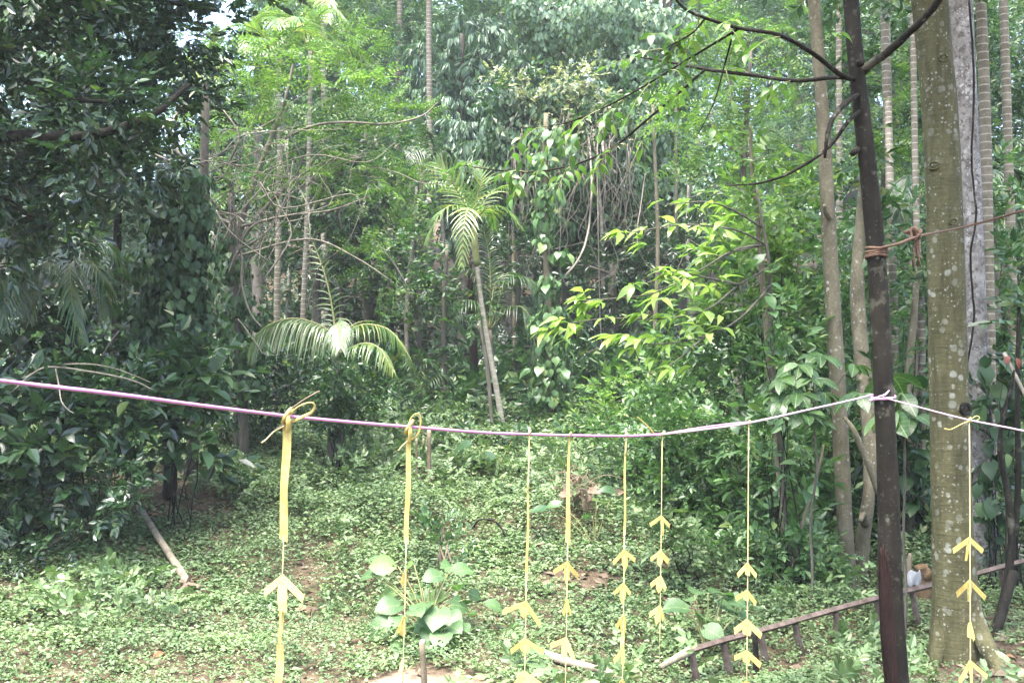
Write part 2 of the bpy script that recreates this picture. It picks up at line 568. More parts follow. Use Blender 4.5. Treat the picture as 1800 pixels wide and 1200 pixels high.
MAT = dict(
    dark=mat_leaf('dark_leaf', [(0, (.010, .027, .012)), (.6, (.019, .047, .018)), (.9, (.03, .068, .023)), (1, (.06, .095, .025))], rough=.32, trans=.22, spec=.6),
    mid=mat_leaf('mid_leaf', [(0, (.02, .05, .02)), (.5, (.036, .082, .03)), (.9, (.06, .12, .04)), (1, (.13, .155, .045))], rough=.4, trans=.32),
    far=mat_leaf('far_leaf', [(0, (.055, .10, .062)), (.6, (.09, .16, .092)), (1, (.15, .22, .11))], rough=.36, trans=.3, size=.8),  # bluish veil of the far canopy put into the leaf colour
    drop=mat_leaf('hanging_leaf', [(0, (.06, .115, .075)), (.6, (.09, .16, .10)), (1, (.14, .21, .12))], rough=.36, trans=.3, spec=.6),  # leaf colour paled and blued to stand for sky sheen
    bright=mat_leaf('fresh_leaf', [(0, (.058, .12, .03)), (.5, (.1, .18, .048)), (.9, (.155, .245, .066)), (1, (.24, .29, .085))], rough=.42, trans=.45),
    lime=mat_leaf('lime_leaf', [(0, (.15, .25, .05)), (.6, (.22, .33, .075)), (1, (.32, .42, .12))], rough=.3, trans=.42, spec=.6),
    pale=mat_leaf('dry_pale_leaf', [(0, (.12, .16, .07)), (.5, (.24, .26, .15)), (1, (.42, .4, .29))], rough=.6, trans=.3),
    vine=mat_leaf('vine_leaf', [(0, (.018, .045, .016)), (.6, (.03, .07, .024)), (1, (.06, .115, .035))], rough=.45, trans=.28, spec=.4),
    cover=mat_leaf('ground_leaf', [(0, (.06, .105, .04)), (.5, (.092, .148, .06)), (.9, (.128, .186, .084)), (1, (.175, .205, .105))], rough=.48, trans=.22, size=.5, spec=.4),
    big=mat_leaf('broad_leaf', [(0, (.045, .10, .038)), (.6, (.07, .135, .055)), (.85, (.085, .15, .068)), (1, (.15, .24, .055))], rough=.5, trans=.4, spec=.5, veins=True),
    hand=mat_leaf('hand_leaf', [(0, (.024, .065, .018)), (.7, (.04, .09, .026)), (.92, (.06, .12, .04)), (1, (.15, .21, .13))], rough=.36, trans=.35, veins=True),
    fresh=mat_leaf('thicket_leaf', [(0, (.042, .098, .034)), (.5, (.072, .145, .052)), (.9, (.11, .195, .07)), (1, (.18, .23, .08))], rough=.38, trans=.34, spec=.5),
    spray=mat_leaf('spray_leaf', [(0, (.045, .10, .025)), (.6, (.075, .15, .04)), (1, (.13, .2, .05))], rough=.4, trans=.4),
    palm=mat_leaf('palm_leaf', [(0, (.05, .10, .025)), (.7, (.09, .16, .035)), (1, (.2, .22, .06))], rough=.36, trans=.38, spec=.6),
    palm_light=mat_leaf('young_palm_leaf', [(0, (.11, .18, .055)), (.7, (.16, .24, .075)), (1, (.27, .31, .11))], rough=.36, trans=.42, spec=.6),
    palm_sheen=mat_leaf('sheen_tinted_palm_leaf', [(0, (.11, .16, .085)), (.7, (.16, .215, .12)), (1, (.25, .29, .17))], rough=.3, trans=.3, spec=.7),  # silvery sheen of the fronds put into the leaf colour
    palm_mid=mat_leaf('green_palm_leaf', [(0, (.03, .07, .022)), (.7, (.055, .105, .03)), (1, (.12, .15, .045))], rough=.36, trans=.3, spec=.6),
    palm_dark=mat_leaf('shaded_palm_leaf', [(0, (.02, .045, .018)), (.7, (.035, .07, .025)), (1, (.07, .1, .03))], rough=.36, trans=.28, spec=.6),  # darker copy of the palm leaf, shade put into its colour
    litter=mat_leaf('litter_leaf', [(0, (.06, .042, .026)), (.5, (.11, .078, .05)), (.9, (.2, .15, .095)), (1, (.26, .12, .05))], rough=.7, trans=.1, tcol=(1, .9, .7)),
    olive=mat_bark('olive_bark', (.056, .052, .024), (.098, .09, .045), spot=(.25, .255, .21), spot_scale=19, spot_size=.38, streak=4, bump=.45, blotch=(.035, .033, .017)),
    white=mat_bark('mottled_white_bark', (.10, .092, .085), (.22, .21, .2), spot=(.36, .355, .35), spot_scale=24, spot_size=.4, patch=((.075, .066, .058), 20, .52), streak=1.5, bump=.3),
    grey=mat_bark('grey_lichen_bark', (.075, .065, .042), (.15, .132, .09), spot=(.3, .295, .25), spot_scale=26, spot_size=.3, streak=2.5),
    dark_bark=mat_bark('dark_bark', (.006, .0052, .0038), (.018, .0155, .011), patch=((.05, .048, .035), 9, .57), spot=(.085, .084, .065), spot_scale=30, spot_size=.26, streak=3, bump=.6),
    scar=mat_bark('dead_bark', (.008, .005, .004), (.022, .011, .009), streak=6, bump=.8),
    areca=mat_bark('ringed_palm_bark', (.095, .082, .06), (.16, .142, .11), rings=.085, ring_col=(.3, .285, .24), streak=1.2, spot=(.24, .235, .2), spot_scale=26, spot_size=.24),
    areca_pale=mat_bark('pale_palm_bark', (.16, .145, .115), (.26, .24, .195), rings=.1, ring_col=(.3, .28, .23), streak=1.2),
    trunk=mat_bark('grey_bark', (.055, .048, .038), (.12, .107, .088), streak=4, spot=(.22, .22, .2), spot_scale=15, spot_size=.24),
    twig=mat_bark('dry_twig_bark', (.10, .088, .068), (.19, .172, .14), streak=4, nscale=14),
    green_twig=mat_plain('green_twig', (.10, .11, .04), (.17, .17, .07), 18),
    log=mat_bark('old_log_bark', (.13, .112, .08), (.25, .215, .155), streak=5, spot=(.3, .285, .24), spot_scale=18, spot_size=.22, nscale=12),
    rail=mat_bark('weathered_rail', (.06, .044, .036), (.12, .092, .078), streak=1, nscale=16, bump=.3, patch=((.12, .092, .075), 9, .62)),
    stake=mat_bark('stake_wood', (.1, .08, .055), (.19, .155, .11), streak=5, nscale=16),
    cut=mat_plain('cut_wood', (.38, .3, .19), (.5, .42, .29), 40),
    stump=mat_bark('rotten_stump', (.075, .048, .026), (.17, .115, .065), streak=3, nscale=14, bump=.8),
    cloth=mat_plain('white_cloth', (.2, .2, .205), (.28, .28, .275), 12, .9),
    coir=mat_bark('coir_rope', (.07, .042, .028), (.14, .088, .06), streak=.3, nscale=60, bump=.6),
    cord=mat_plain('pink_plastic_cord', (.34, .14, .3), (.42, .18, .37), 60, .3, .15, .0, .6),
    cord2=mat_plain('pale_pink_cord', (.36, .23, .31), (.44, .3, .39), 60, .3, .15, .0, .6),
    yellow=mat_strip(),
    thread=mat_plain('fibre_thread', (.5, .4, .17), (.6, .5, .25), 40, .7, .1),
    dry=mat_plain('dry_brown_leaf', (.10, .07, .045), (.2, .15, .105), 14, .8, .2, .15),
    red=mat_leaf('red_leaf', [(0, (.10, .02, .012)), (1, (.18, .045, .02))], rough=.4, trans=.35, tcol=(1.2, .8, .6)),
)
USE_HAZE = True

# ------------------------------------------------------------------ ground
CTRL = [(0, 1200, 5.8), (450, 1200, 5.85), (900, 1200, 5.9), (1350, 1200, 5.9), (1780, 1200, 5.9), (-400, 1200, 5.8), (2200, 1200, 5.9),
        (1217, 1200, 6.3), (1300, 1180, 6.45), (1400, 1160, 6.7), (1500, 1135, 6.95), (1605, 1110, 7.2), (1670, 1165, 6.5), (1780, 1065, 7.8), (1500, 1048, 8.5), (1250, 1000, 9), (1390, 1000, 9), (1650, 1010, 9.2),
        (330, 1030, 8.2), (100, 1010, 8.0), (250, 905, 10), (0, 880, 9.5), (250, 845, 10.8), (380, 805, 12.2), (-300, 860, 9), (515, 870, 11.2),
        (480, 765, 14.2), (640, 765, 14), (740, 1130, 6.9), (740, 900, 10.2), (760, 800, 12.5), (1000, 1000, 8.4), (1000, 900, 10), (1000, 805, 12.2),
        (885, 757, 14.4), (1100, 765, 14), (1200, 850, 11.5), (960, 737, 15.2), (700, 722, 16.5), (1800, 900, 11), (2200, 1000, 8), (1500, 830, 13), (1800, 780, 15)]
cp = [P(*c) for c in CTRL]
for x, d, py in [(100, 20, 700), (500, 21, 690), (900, 21, 688), (1300, 20, 690), (1700, 20, 705), (-300, 18, 690), (2100, 18, 700),
                 (-300, 30, 560), (300, 30, 590), (900, 30, 590), (1500, 30, 590), (2100, 30, 580), (0, 48, 450), (900, 48, 440), (1800, 48, 440),
                 (-900, 48, 440), (2700, 48, 440)]:
    cp.append(P(x, py, d))
for x, y, z in [(0, 0, 0), (-5, 0, 0), (5, 0, 0), (-5, 3, .02), (5, 3, .02), (0, 3, .02), (0, -10, 0), (-25, -10, 0), (25, -10, 0), (-60, 90, 19), (0, 90, 19), (60, 90, 19),
                (-200, 200, 24), (200, 200, 24), (0, 220, 24), (-220, -200, 0), (220, -200, 0), (0, -220, 0), (-30, 20, 4), (32, 20, 3), (-220, 0, 8), (220, 0, 8)]:
    cp.append(np.array([x, y, z], float))
cp = np.array(cp)
def _k(r): return r
_D = np.linalg.norm(cp[:, None, :2] - cp[None, :, :2], axis=-1)
_n = len(cp)
_A = np.zeros((_n + 3, _n + 3))
_A[:_n, :_n] = _k(_D) - np.eye(_n) * .25
_A[:_n, _n] = 1
_A[:_n, _n + 1:] = cp[:, :2]
_A[_n, :_n] = 1
_A[_n + 1:, :_n] = cp[:, :2].T
_w = np.linalg.solve(_A, np.r_[cp[:, 2], 0, 0, 0])

def gz(x, y):
    x, y = np.broadcast_arrays(np.asarray(x, float), np.asarray(y, float))
    xs, ys = x.ravel(), y.ravel()
    z = np.zeros(len(xs))
    for i in range(0, len(xs), 20000):
        s = slice(i, i + 20000)
        r = np.sqrt((xs[s, None] - cp[None, :, 0]) ** 2 + (ys[s, None] - cp[None, :, 1]) ** 2)
        z[s] = _k(r) @ _w[:_n] + _w[_n] + xs[s] * _w[_n + 1] + ys[s] * _w[_n + 2]
    amp = np.clip((ys - 3) / 5, .15, 1)
    z += amp * (.10 * (vnoise(xs, ys, 1.3, 1) - .5) + .05 * (vnoise(xs, ys, .45, 2) - .5) + .5 * np.clip((ys - 20) / 20, 0, 1) * (vnoise(xs, ys, 6, 3) - .5))
    return z.reshape(x.shape)

def G(px, d, lift=0.0):
    q = P(px, 700, d)
    return np.array([q[0], q[1], float(gz(q[0], q[1])) + lift])

def gproj(p):
    """World points -> photograph pixels (used to place the ground's own patches)."""
    v = (np.asarray(p) - EYE) @ CR
    return 900 + F * v[..., 0] / -v[..., 2], 600 - F * v[..., 1] / -v[..., 2]

def seg_dist(x, y, pts):
    d = np.full(np.shape(x), 1e9)
    for a, b in zip(pts[:-1], pts[1:]):
        ab = b[:2] - a[:2]
        t = np.clip(((x - a[0]) * ab[0] + (y - a[1]) * ab[1]) / (ab @ ab), 0, 1)
        d = np.minimum(d, np.hypot(x - a[0] - t * ab[0], y - a[1] - t * ab[1]))
    return d

PATH = [P(*c) for c in [(470, 765, 14.2), (505, 825, 12.2), (517, 900, 10.6), (545, 1000, 8.6), (545, 1100, 7.2), (530, 1200, 5.9), (560, 1200, 4.5)]]
SAND = P(730, 1205, 5.75)
BARE = [(P(310, 885, 10.2), .75), (P(265, 845, 10.8), .8), (P(190, 880, 10), .5), (P(1790, 1150, 6.3), .6), (P(1735, 1190, 6.1), .4), (P(1020, 1010, 8.2), .35), (P(400, 930, 9.6), .3)]

LOW = [[P(*c) for c in q] for q in ([(886, 775, 13.4), (886, 757, 14.3)], [(1640, 1200, 5.9), (1800, 1200, 5.9)], [(1640, 1185, 6.2), (1800, 1170, 6.4)], [(330, 1030, 8.2), (244, 900, 10.0)], [(932, 1160, 6.3), (1098, 1210, 5.9)],
                                    [(1160, 1190, 5.9), (1340, 1130, 6.3), (1470, 1100, 6.6), (1605, 1070, 6.9), (1760, 1040, 7.3)])]   # things lying or standing low in short growth
def sand_mask(x, y):
    r = np.hypot((x - SAND[0]) / .56, (y - SAND[1]) / .30)
    return np.clip((1.05 - r + .5 * (vnoise(x, y, .16, 21) - .5) + .5 * (vnoise(x, y, .05, 22) - .5)) * 6, 0, 1)

def bare_mask(x, y):
    m = np.clip((.10 - seg_dist(x, y, PATH) + .42 * (vnoise(x, y, .25, 11) - .5)) * 5, 0, .72)
    for c, r in BARE:
        m = np.maximum(m, np.clip((1 - np.hypot(x - c[0], y - c[1]) / r + .9 * (vnoise(x, y, .3, 12) - .5)) * 2.2, 0, .85))
    return np.maximum(m, sand_mask(x, y))

def axis(lo, flo, fhi, hi, step, grow):
    a = list(np.arange(flo, fhi, step))
    s, v = step, a[-1]
    while v < hi:
        s *= grow; v += s; a.append(v)
    s, v, b = step, flo, []
    while v > lo:
        s *= grow; v -= s; b.append(v)
    return np.array(b[::-1] + a)

gx = axis(-260, -9, 9, 260, .15, 1.12)
gy = axis(-230, 4.2, 16, 230, .14, 1.1)
XX, YY = np.meshgrid(gx, gy)
ZZ = gz(XX, YY)
nx, ny = len(gx), len(gy)
ii = (np.arange(ny - 1)[:, None] * nx + np.arange(nx - 1)[None, :]).ravel()
gmb = MB().add(np.c_[XX.ravel(), YY.ravel(), ZZ.ravel()], np.stack([ii, ii + 1, ii + nx + 1, ii + nx], -1), smooth=True)

m_ground, nt, out = nodes('forest_floor')
g = nt.nodes.new('ShaderNodeTexCoord')
na = noise(nt, g.outputs['Object'], 9, 8, .65)
nb = noise(nt, g.outputs['Object'], 60, 4, .6)
col = ramp(nt, na, [(.3, (.035, .026, .017)), (.5, (.065, .048, .032)), (.7, (.11, .085, .058))])
col = mix(nt, .5, col, ramp(nt, nb, [(.35, (.5, .5, .5)), (.65, (1.5, 1.4, 1.3))]), 'MULTIPLY')
at = nt.nodes.new('ShaderNodeAttribute')
at.attribute_name = 'sandy'
col = mix(nt, at.outputs['Fac'], col, ramp(nt, na, [(.3, (.13, .094, .064)), (.7, (.2, .155, .11))]))
pr = nt.nodes.new('ShaderNodeBsdfPrincipled')
pr.inputs['Roughness'].default_value = .95
pr.inputs['Specular IOR Level'].default_value = .15
nt.links.new(col, pr.inputs['Base Color'])
bp = nt.nodes.new('ShaderNodeBump')
bp.inputs['Strength'].default_value = .7
bp.inputs['Distance'].default_value = .03
nt.links.new(math_node(nt, 'ADD', na, math_node(nt, 'MULTIPLY', nb, .4)), bp.inputs['Height'])
nt.links.new(bp.outputs[0], pr.inputs['Normal'])
nt.links.new(pr.outputs[0], out.inputs['Surface'])
ground = gmb.build('ground', m_ground)
ground['kind'] = 'structure'
ground['label'] = 'brown forest floor rising from the clearing to the hillside'
sa = ground.data.attributes.new('sandy', 'FLOAT', 'POINT')
sa.data.foreach_set('value', sand_mask(XX, YY).ravel().astype(np.float32))

# ------------------------------------------------------------------ species
SP = dict(
    broad=make_species('broad', .095, .044, 8, seed=1),
    broad_s=make_species('broad', .062, .032, 9, seed=2),
    broad_far=make_species('broad', .125, .06, 8, four=True, seed=3),
    broad_xl=make_species('broad', .16, .068, 6, seed=4),
    drop=make_species('drop', .22, .05, 11, seed=5),
    pin=make_species('pinnate', .056, .024, 8, four=True, seed=6),
    pin_big=make_species('pinnate', .072, .027, 8, four=True, seed=8),
    vine=make_species('vine', .085, .072, 1, seed=7),
    vine_far=make_species('vine', .115, .095, 1, four=True, seed=7),
    whorl=make_species('whorl', .17, .05, 7, seed=9),
)

# ------------------------------------------------------------------ ground cover
def cover_plants():
    rng = np.random.default_rng(31)
    N = 97000
    d = np.sqrt(rng.uniform(5.0 ** 2, 18.5 ** 2, N))
    px = rng.uniform(-260, 2060, N)
    v = np.stack([(px - 900) / F * d, np.full(N, -100) / F * d, -d], -1)
    w = v @ CR.T + EYE
    x, y = w[:, 0], w[:, 1]
    dens = 1 - bare_mask(x, y)
    dens *= np.clip(.6 + .8 * vnoise(x, y, .45, 41), .5, 1)
    dens *= np.where(d > 15, .75, 1)
    k = rng.uniform(0, 1, N) < dens
    x, y, d = x[k], y[k], d[k]
    z = gz(x, y)
    N = len(x)
    hum = np.clip(vnoise(x, y, 1.1, 42) * .75 + vnoise(x, y, .4, 43) * .6 - .24, 0.03, 1.2)
    low = np.full(N, 9.0)
    for ln in LOW:
        low = np.minimum(low, seg_dist(x, y, ln))
    H = (.035 + .34 * hum ** 1.9 * (1 + 1.1 * np.clip((d - 8.5) / 3, 0, 1) * vnoise(x, y, 1.7, 46) + .9 * np.clip((x - .8) / 1.5, 0, 1) * np.clip((d - 8) / 1.5, 0, 1)) * np.clip(1.15 - bare_mask(x, y), .3, 1)) * np.clip(.22 + low * 1.3, .22, 1)
    kinds = []
    for L, W, n in ((.05, .034, 9), (.068, .044, 8), (.038, .026, 12), (.085, .05, 6), (.15, .012, 7)):
        for q in range(3):
            lv, lf = leaf4(L, W, rng.uniform(.1, .4), rng.uniform(0, .3))
            a = rng.uniform(0, 6.28, n)
            h = rng.uniform(.25, 1, n)
            if W < .02:
                X = np.c_[np.cos(a), np.sin(a), rng.uniform(.5, 1.8, n)]; h = h * .2
            else:
                X = np.c_[np.cos(a), np.sin(a), rng.uniform(-.45, .35, n)]
            T = np.c_[np.cos(a) * rng.uniform(.0, .06, n), np.sin(a) * rng.uniform(.0, .06, n), h]
            kinds.append((lv, lf, X, T, n))
    kind_noise = vnoise(x, y, 1.1, 44) * .7 + rng.uniform(0, .6, N)
    base = np.digitize(kind_noise, [.38, .62, .86, 1.12]) * 3 + rng.integers(0, 3, N)
    mb = MB()
    for q, (lv, lf, X, T, n) in enumerate(kinds):
        s = np.where(base == q)[0]
        if len(s) == 0: continue
        yaw = rng.uniform(0, 6.28, len(s))
        cs, sn = np.cos(yaw), np.sin(yaw)
        Rz = np.zeros((len(s), 3, 3)); Rz[:, 0, 0] = cs; Rz[:, 0, 1] = -sn; Rz[:, 1, 0] = sn; Rz[:, 1, 1] = cs; Rz[:, 2, 2] = 1
        XX_ = np.einsum('nij,kj->nki', Rz, X)
        XX_ = XX_ + rng.normal(0, .2, XX_.shape)
        TT = np.einsum('nij,kj->nki', Rz, T)
        TT[..., 2] *= H[s][:, None]
        TT = TT + np.stack([x[s], y[s], z[s] + .004], -1)[:, None, :]
        Zz = rng.normal(0, .3, XX_.shape); Zz[..., 2] += 1
        M = frames(XX_.reshape(-1, 3), Zz.reshape(-1, 3))
        S = (rng.uniform(.65, 1.25, (len(s), n)) * (np.clip(.44 + (d[s] - 6) * .06, .42, 1.1) * (.8 + .55 * vnoise(x[s], y[s], .6, 47)))[:, None]).ravel()
        mb.add(*inst(lv, lf, M, TT.reshape(-1, 3), S))
    w = rng.choice(N, 5200, replace=False)                        # taller weeds standing out of the low growth, in drifts
    w = w[rng.uniform(0, 1, len(w)) < np.clip(3.2 * (vnoise(x[w], y[w], 1.4, 48) - .52) + .05 + .25 * (d[w] > 10), 0, .7) * (low[w] > .5)]
    for lv in range(3):
        hh = rng.uniform(.10, .34, len(w)) * (.55 + .35 * lv)
        scatter(SP['broad_s'], np.c_[x[w] + rng.normal(0, .04, len(w)), y[w] + rng.normal(0, .04, len(w)), z[w] + hh], np.c_[rng.normal(0, .6, len(w)), rng.normal(0, .6, len(w)), np.full(len(w), .5)], rng, mb, .7, 1.35)
    o = mb.build('ground_cover', MAT['cover'])
    tag(o, 'low green weeds and creepers covering the clearing', None, kind='stuff')
cover_plants()

def litter():
    rng = np.random.default_rng(33)
    N = 26000
    d = np.sqrt(rng.uniform(5.2 ** 2, 19 ** 2, N))
    px = rng.uniform(-200, 2000, N)
    v = np.stack([(px - 900) / F * d, np.full(N, -100) / F * d, -d], -1)
    w = v @ CR.T + EYE
    x, y = w[:, 0], w[:, 1]
    k = (rng.uniform(0, 1, N) < np.clip(bare_mask(x, y) * .85 + .13 + .5 * (d > 15), 0, 1)) & (sand_mask(x, y) < .5)
    x, y = x[k], y[k]
    n = len(x)
    a = rng.uniform(0, 6.28, n)
    lv, lf = leaf6(.085, .042, .5, .1)
    M = frames(np.c_[np.cos(a), np.sin(a), rng.normal(0, .25, n)], np.c_[rng.normal(0, .4, n), rng.normal(0, .4, n), np.ones(n)])
    o = MB().add(*inst(lv, lf, M, np.c_[x, y, gz(x, y) + .012], rng.uniform(.5, 1.3, n))).build('leaf_litter', MAT['litter'])
    tag(o, 'dry brown fallen leaves on the bank and path', None, kind='stuff')
litter()

def hill_growth():
    rng = np.random.default_rng(35)
    N = 9500
    y = rng.uniform(15.5, 36, N) 
    x = rng.uniform(-1, 1, N) * y * .66
    keep = rng.uniform(0, 1, N) < np.clip(.35 + 1.0 * vnoise(x, y, 1.6, 51), 0, 1)
    x, y = x[keep], y[keep]
    h = rng.uniform(.03, 1, len(x)) * (.25 + 1.1 * vnoise(x, y, 2.3, 52) ** 1.5)
    pos = np.c_[x, y, gz(x, y) + h]
    mb = MB()
    scatter(make_species('broad', .19, .10, 8, four=True, seed=23), pos, np.c_[rng.normal(0, .5, len(x)), rng.normal(-.3, .4, len(x)), np.full(len(x), .4)], rng, mb)
    tag(mb.build('hillside_undergrowth', MAT['mid']), 'shaded low undergrowth covering the hillside under the trees', None, kind='stuff')
hill_growth()

# ------------------------------------------------------------------ single leaves as pieces
def leaf_mesh(name, mat, L=1.0, widths=(.0, .3, .46, .5, .42, .26, .0), fold=.22, droop=.18, petiole=.12, heart=0.0, wave=0.0, rngseed=0):
    n = len(widths)
    r = np.random.default_rng(rngseed)
    mb = MB()
    t = np.linspace(0, 1, n)
    x = petiole + t * L
    z = -droop * t ** 2 * L + .04 * np.sin(t * 3.1)
    V = []
    for i in range(n):
        w = widths[i] * L
        wz = fold * w + wave * r.uniform(-1, 1) * L
        back = heart * L * max(0, 1 - t[i] * 4)
        V += [[x[i] - back, -w, z[i] + wz], [x[i], 0, z[i]], [x[i] - back, w, z[i] + fold * w + wave * r.uniform(-1, 1) * L]]
    q = []
    for i in range(n - 1):
        a = i * 3
        q += [[a, a + 3, a + 4, a + 1], [a + 1, a + 4, a + 5, a + 2]]
    mb.add(V, np.array(q), smooth=True)
    if petiole > .01:
        mb.add(*tube([[0, 0, 0], [petiole * 1.1, 0, 0]], .012, seg=3, sub=1, cap=False))
    return mb.mesh(name, mat)

def leaf_matrix(pos, X, Zh, s, base):
    M = frames(np.asarray(X, float)[None], np.asarray(Zh, float)[None])[0] * s
    m = Matrix([list(M[i]) + [float(pos[i] - base[i])] for i in range(3)] + [[0, 0, 0, 1]])
    return m

OV = (.0, .2, .29, .3, .24, .13, .0)
LN = (.0, .11, .165, .16, .12, .06, .0)
RD = (.12, .42, .5, .5, .42, .25, .0)
HT = (.2, .38, .4, .34, .24, .11, .0)
CP = (.0, .10, .18, .23, .22, .14, .0)
def leafset(prefix, mat, widths, n=3, **kw):
    return [leaf_mesh(prefix, mat, widths=widths, rngseed=i, droop=kw.get('droop', .18) * (.6 + .4 * i), fold=kw.get('fold', .22), petiole=kw.get('petiole', .1),
                      heart=kw.get('heart', 0), wave=kw.get('wave', .02)) for i in range(n)]
LEAF = dict(
    ovate_dark=leafset('leaf', MAT['dark'], OV),
    ovate_mid=leafset('leaf', MAT['mid'], OV),
    vine=leafset('leaf', MAT['vine'], HT, heart=.14, petiole=.2),
    lance=leafset('leaf', MAT['lime'], LN, petiole=.04, droop=.3),
    round=leafset('leaf', MAT['big'], RD, heart=.22, petiole=.3, droop=.3, wave=.035),
    hand=leafset('leaf', MAT['hand'], CP, petiole=.05, droop=.25),
    mid_round=leafset('leaf', MAT['mid'], RD, heart=.2, petiole=.3, droop=.2),
    arrow=leafset('leaf', MAT['mid'], (.16, .34, .36, .3, .22, .11, 0), heart=.3, petiole=.1, droop=.3),
    bright=leafset('leaf', MAT['bright'], OV),
    vine_light=leafset('leaf', MAT['fresh'], HT, heart=.14, petiole=.2),
    fresh=leafset('leaf', MAT['fresh'], OV),
    spray=leafset('leaf', MAT['spray'], (.0, .13, .2, .2, .15, .07, .0), petiole=.05, droop=.3),
    red=leafset('leaf', MAT['red'], OV),
)
def leaves_on(parent, base, lobes, key, n, size, rng, hang=False, spread=1.0, out_only=True, name='leaf'):
    """n single leaves over the lobes, each a piece of its own."""
    A = np.array([l[1][0] * l[1][2] for l in lobes])
    cnt = np.maximum(1, (n * A / A.sum()).astype(int))
    for (c, r), k in zip(lobes, cnt):
        u = nrm(rng.normal(0, 1, (k, 3)))
        if out_only:
            u[:, 1] = -np.abs(u[:, 1]) * .9 + .15
            u = nrm(u)
        p = c + u * r * rng.uniform(.75, 1.12, (k, 1)) * spread
        for i in range(k):
            if hang:
                X = u[i] * np.array([.45, .45, .2]) + np.array([0, 0, -.9]) + rng.normal(0, .25, 3)
                Z = u[i] + np.array([0, 0, .35])
            else:
                X = u[i] * np.array([1, 1, .5]) + rng.normal(0, .45, 3) + np.array([0, 0, -.1])
                Z = np.array([0, 0, 1.0]) + rng.normal(0, .35, 3) + u[i] * .3
            obj(name, random.choice(LEAF[key]), parent, leaf_matrix(p[i], X, Z, size * rng.uniform(.65, 1.25), base))

# ------------------------------------------------------------------ trees, shrubs, palms
def wiggle(a, b, n, amp, rng, sag=0.0):
    t = np.linspace(0, 1, n)[:, None]
    p = a * (1 - t) + b * t + rng.normal(0, amp, (n, 3)) * np.sin(t * math.pi) ** .5
    p[:, 2] += sag * np.sin(t[:, 0] * math.pi)
    return p

def tree(name, label, trunk, rads, bark, lobes=(), d=None, sp='broad', leaf='mid', lai=2.4, seed=0, group=None, limbs=True, cat='tree', seg=9,
         extra=(), wob=.05, hollow=.45, squash=.85, root=True, upbias=.35, lobes_world=None, sub=4, singles=None, limb_r=.35):
    """trunk: pixel points (px, py, depth) from the foot up; rads in pixels."""
    rng = np.random.default_rng(seed + 100)
    pts = np.array([P(*t) for t in trunk])
    base = pts[0].copy()
    if root:
        base[2] = float(gz(base[0], base[1]))
        pts[0] = base + np.array([0, 0, -.05])
    r = np.array([pix(q, t[2]) for q, t in zip(rads, trunk)])
    th = thing(name, label, cat, base, group)
    mb = MB().add(*tube(pts, r, seg=seg, sub=sub, wob=wob, rng=rng), smooth=True)
    L = plobes(lobes, d if d else trunk[-1][2], squash) if lobes_world is None else lobes_world
    c = spline(pts, 6)
    rr = np.interp(np.linspace(0, 1, len(c)), np.linspace(0, 1, len(r)), r)
    if limbs:
        for lc, lr in L:
            below = c[:, 2] < lc[2] - .15 * lr[2]
            i = (np.where(below)[0][-1] if below.any() else len(c) - 1)
            i = max(len(c) // 3, min(i, len(c) - 1))
            r0 = max(.008, rr[i] * limb_r)
            mb.add(*tube(wiggle(c[i], np.asarray(lc), 5, .05 * np.linalg.norm(lc - c[i]), rng, .06 * np.linalg.norm(lc - c[i])), [r0, r0 * .8, r0 * .6, r0 * .45, r0 * .3], seg=5, sub=2, rng=rng), smooth=True)
    for e in extra:
        mb.add(*e, smooth=True)
    mb.build('trunk', MAT[bark], th, base)
    if L:
        fm = MB()
        foliage(fm, SP[sp], L, rng, lai, hollow, upbias)
        fm.build('crown', MAT[leaf], th, base, kind='stuff')
    if singles:
        leaves_on(th, base, L, singles[0], singles[1], singles[2], rng, hang=singles[3] if len(singles) > 3 else False)
    return th, base

def shrub(name, label, px, d, lobes, sp='broad', leaf='mid', lai=2.4, seed=0, group=None, cat='shrub', stem_r=.006, singles=None, bark='dark_bark', hollow=.4, squash=.9, upbias=.35):
    rng = np.random.default_rng(seed + 500)
    base = G(px, d)
    th = thing(name, label, cat, base, group)
    L = plobes(lobes, d, squash)
    mb = MB()
    for lc, lr in L:
        b0 = base + np.array([rng.normal(0, .08), rng.normal(0, .08), -.03])
        mb.add(*tube(wiggle(b0, np.asarray(lc), 5, .06, rng, .05), [stem_r * 1.2, stem_r, stem_r * .8, stem_r * .6, stem_r * .35], seg=5, sub=2, rng=rng), smooth=True)
    mb.build('stem', MAT[bark], th, base)
    if lai > 0:
        fm = MB()
        foliage(fm, SP[sp], L, rng, lai, hollow, upbias)
        fm.build('foliage', MAT[leaf], th, base, kind='stuff')
    if singles:
        leaves_on(th, base, L, singles[0], singles[1], singles[2], rng, hang=singles[3] if len(singles) > 3 else False)
    return th, base

def leaflet(p, d0, T, N, L, W, droop, rng, K=4):
    """A strip that starts at p along d0 and bends down: 2 rows of vertices and a tip."""
    V, pos = [], np.array(p, float)
    step = L / K
    wv = nrm(T - d0 * np.dot(T, d0))
    for k in range(K):
        t = k / K
        w = W * (.55 + .45 * math.sin(math.pi * min(1, t * 1.6 + .2))) * (1 - t ** 3 * .5) * .5
        V += [pos + wv * w + N * w * .5, pos, pos - wv * w + N * w * .5]
        dirn = nrm(d0 + np.array([0, 0, -1]) * droop * (t + .15) * 1.7)
        pos = pos + dirn * step
    V.append(pos)
    q = []
    for k in range(K - 1):
        a = k * 3
        q += [[a, a + 1, a + 4, a + 3], [a + 1, a + 2, a + 5, a + 4]]
    a = (K - 1) * 3
    return np.array(V), [np.array(q), np.array([[a, a + 1, a + 3], [a + 1, a + 2, a + 3]])]

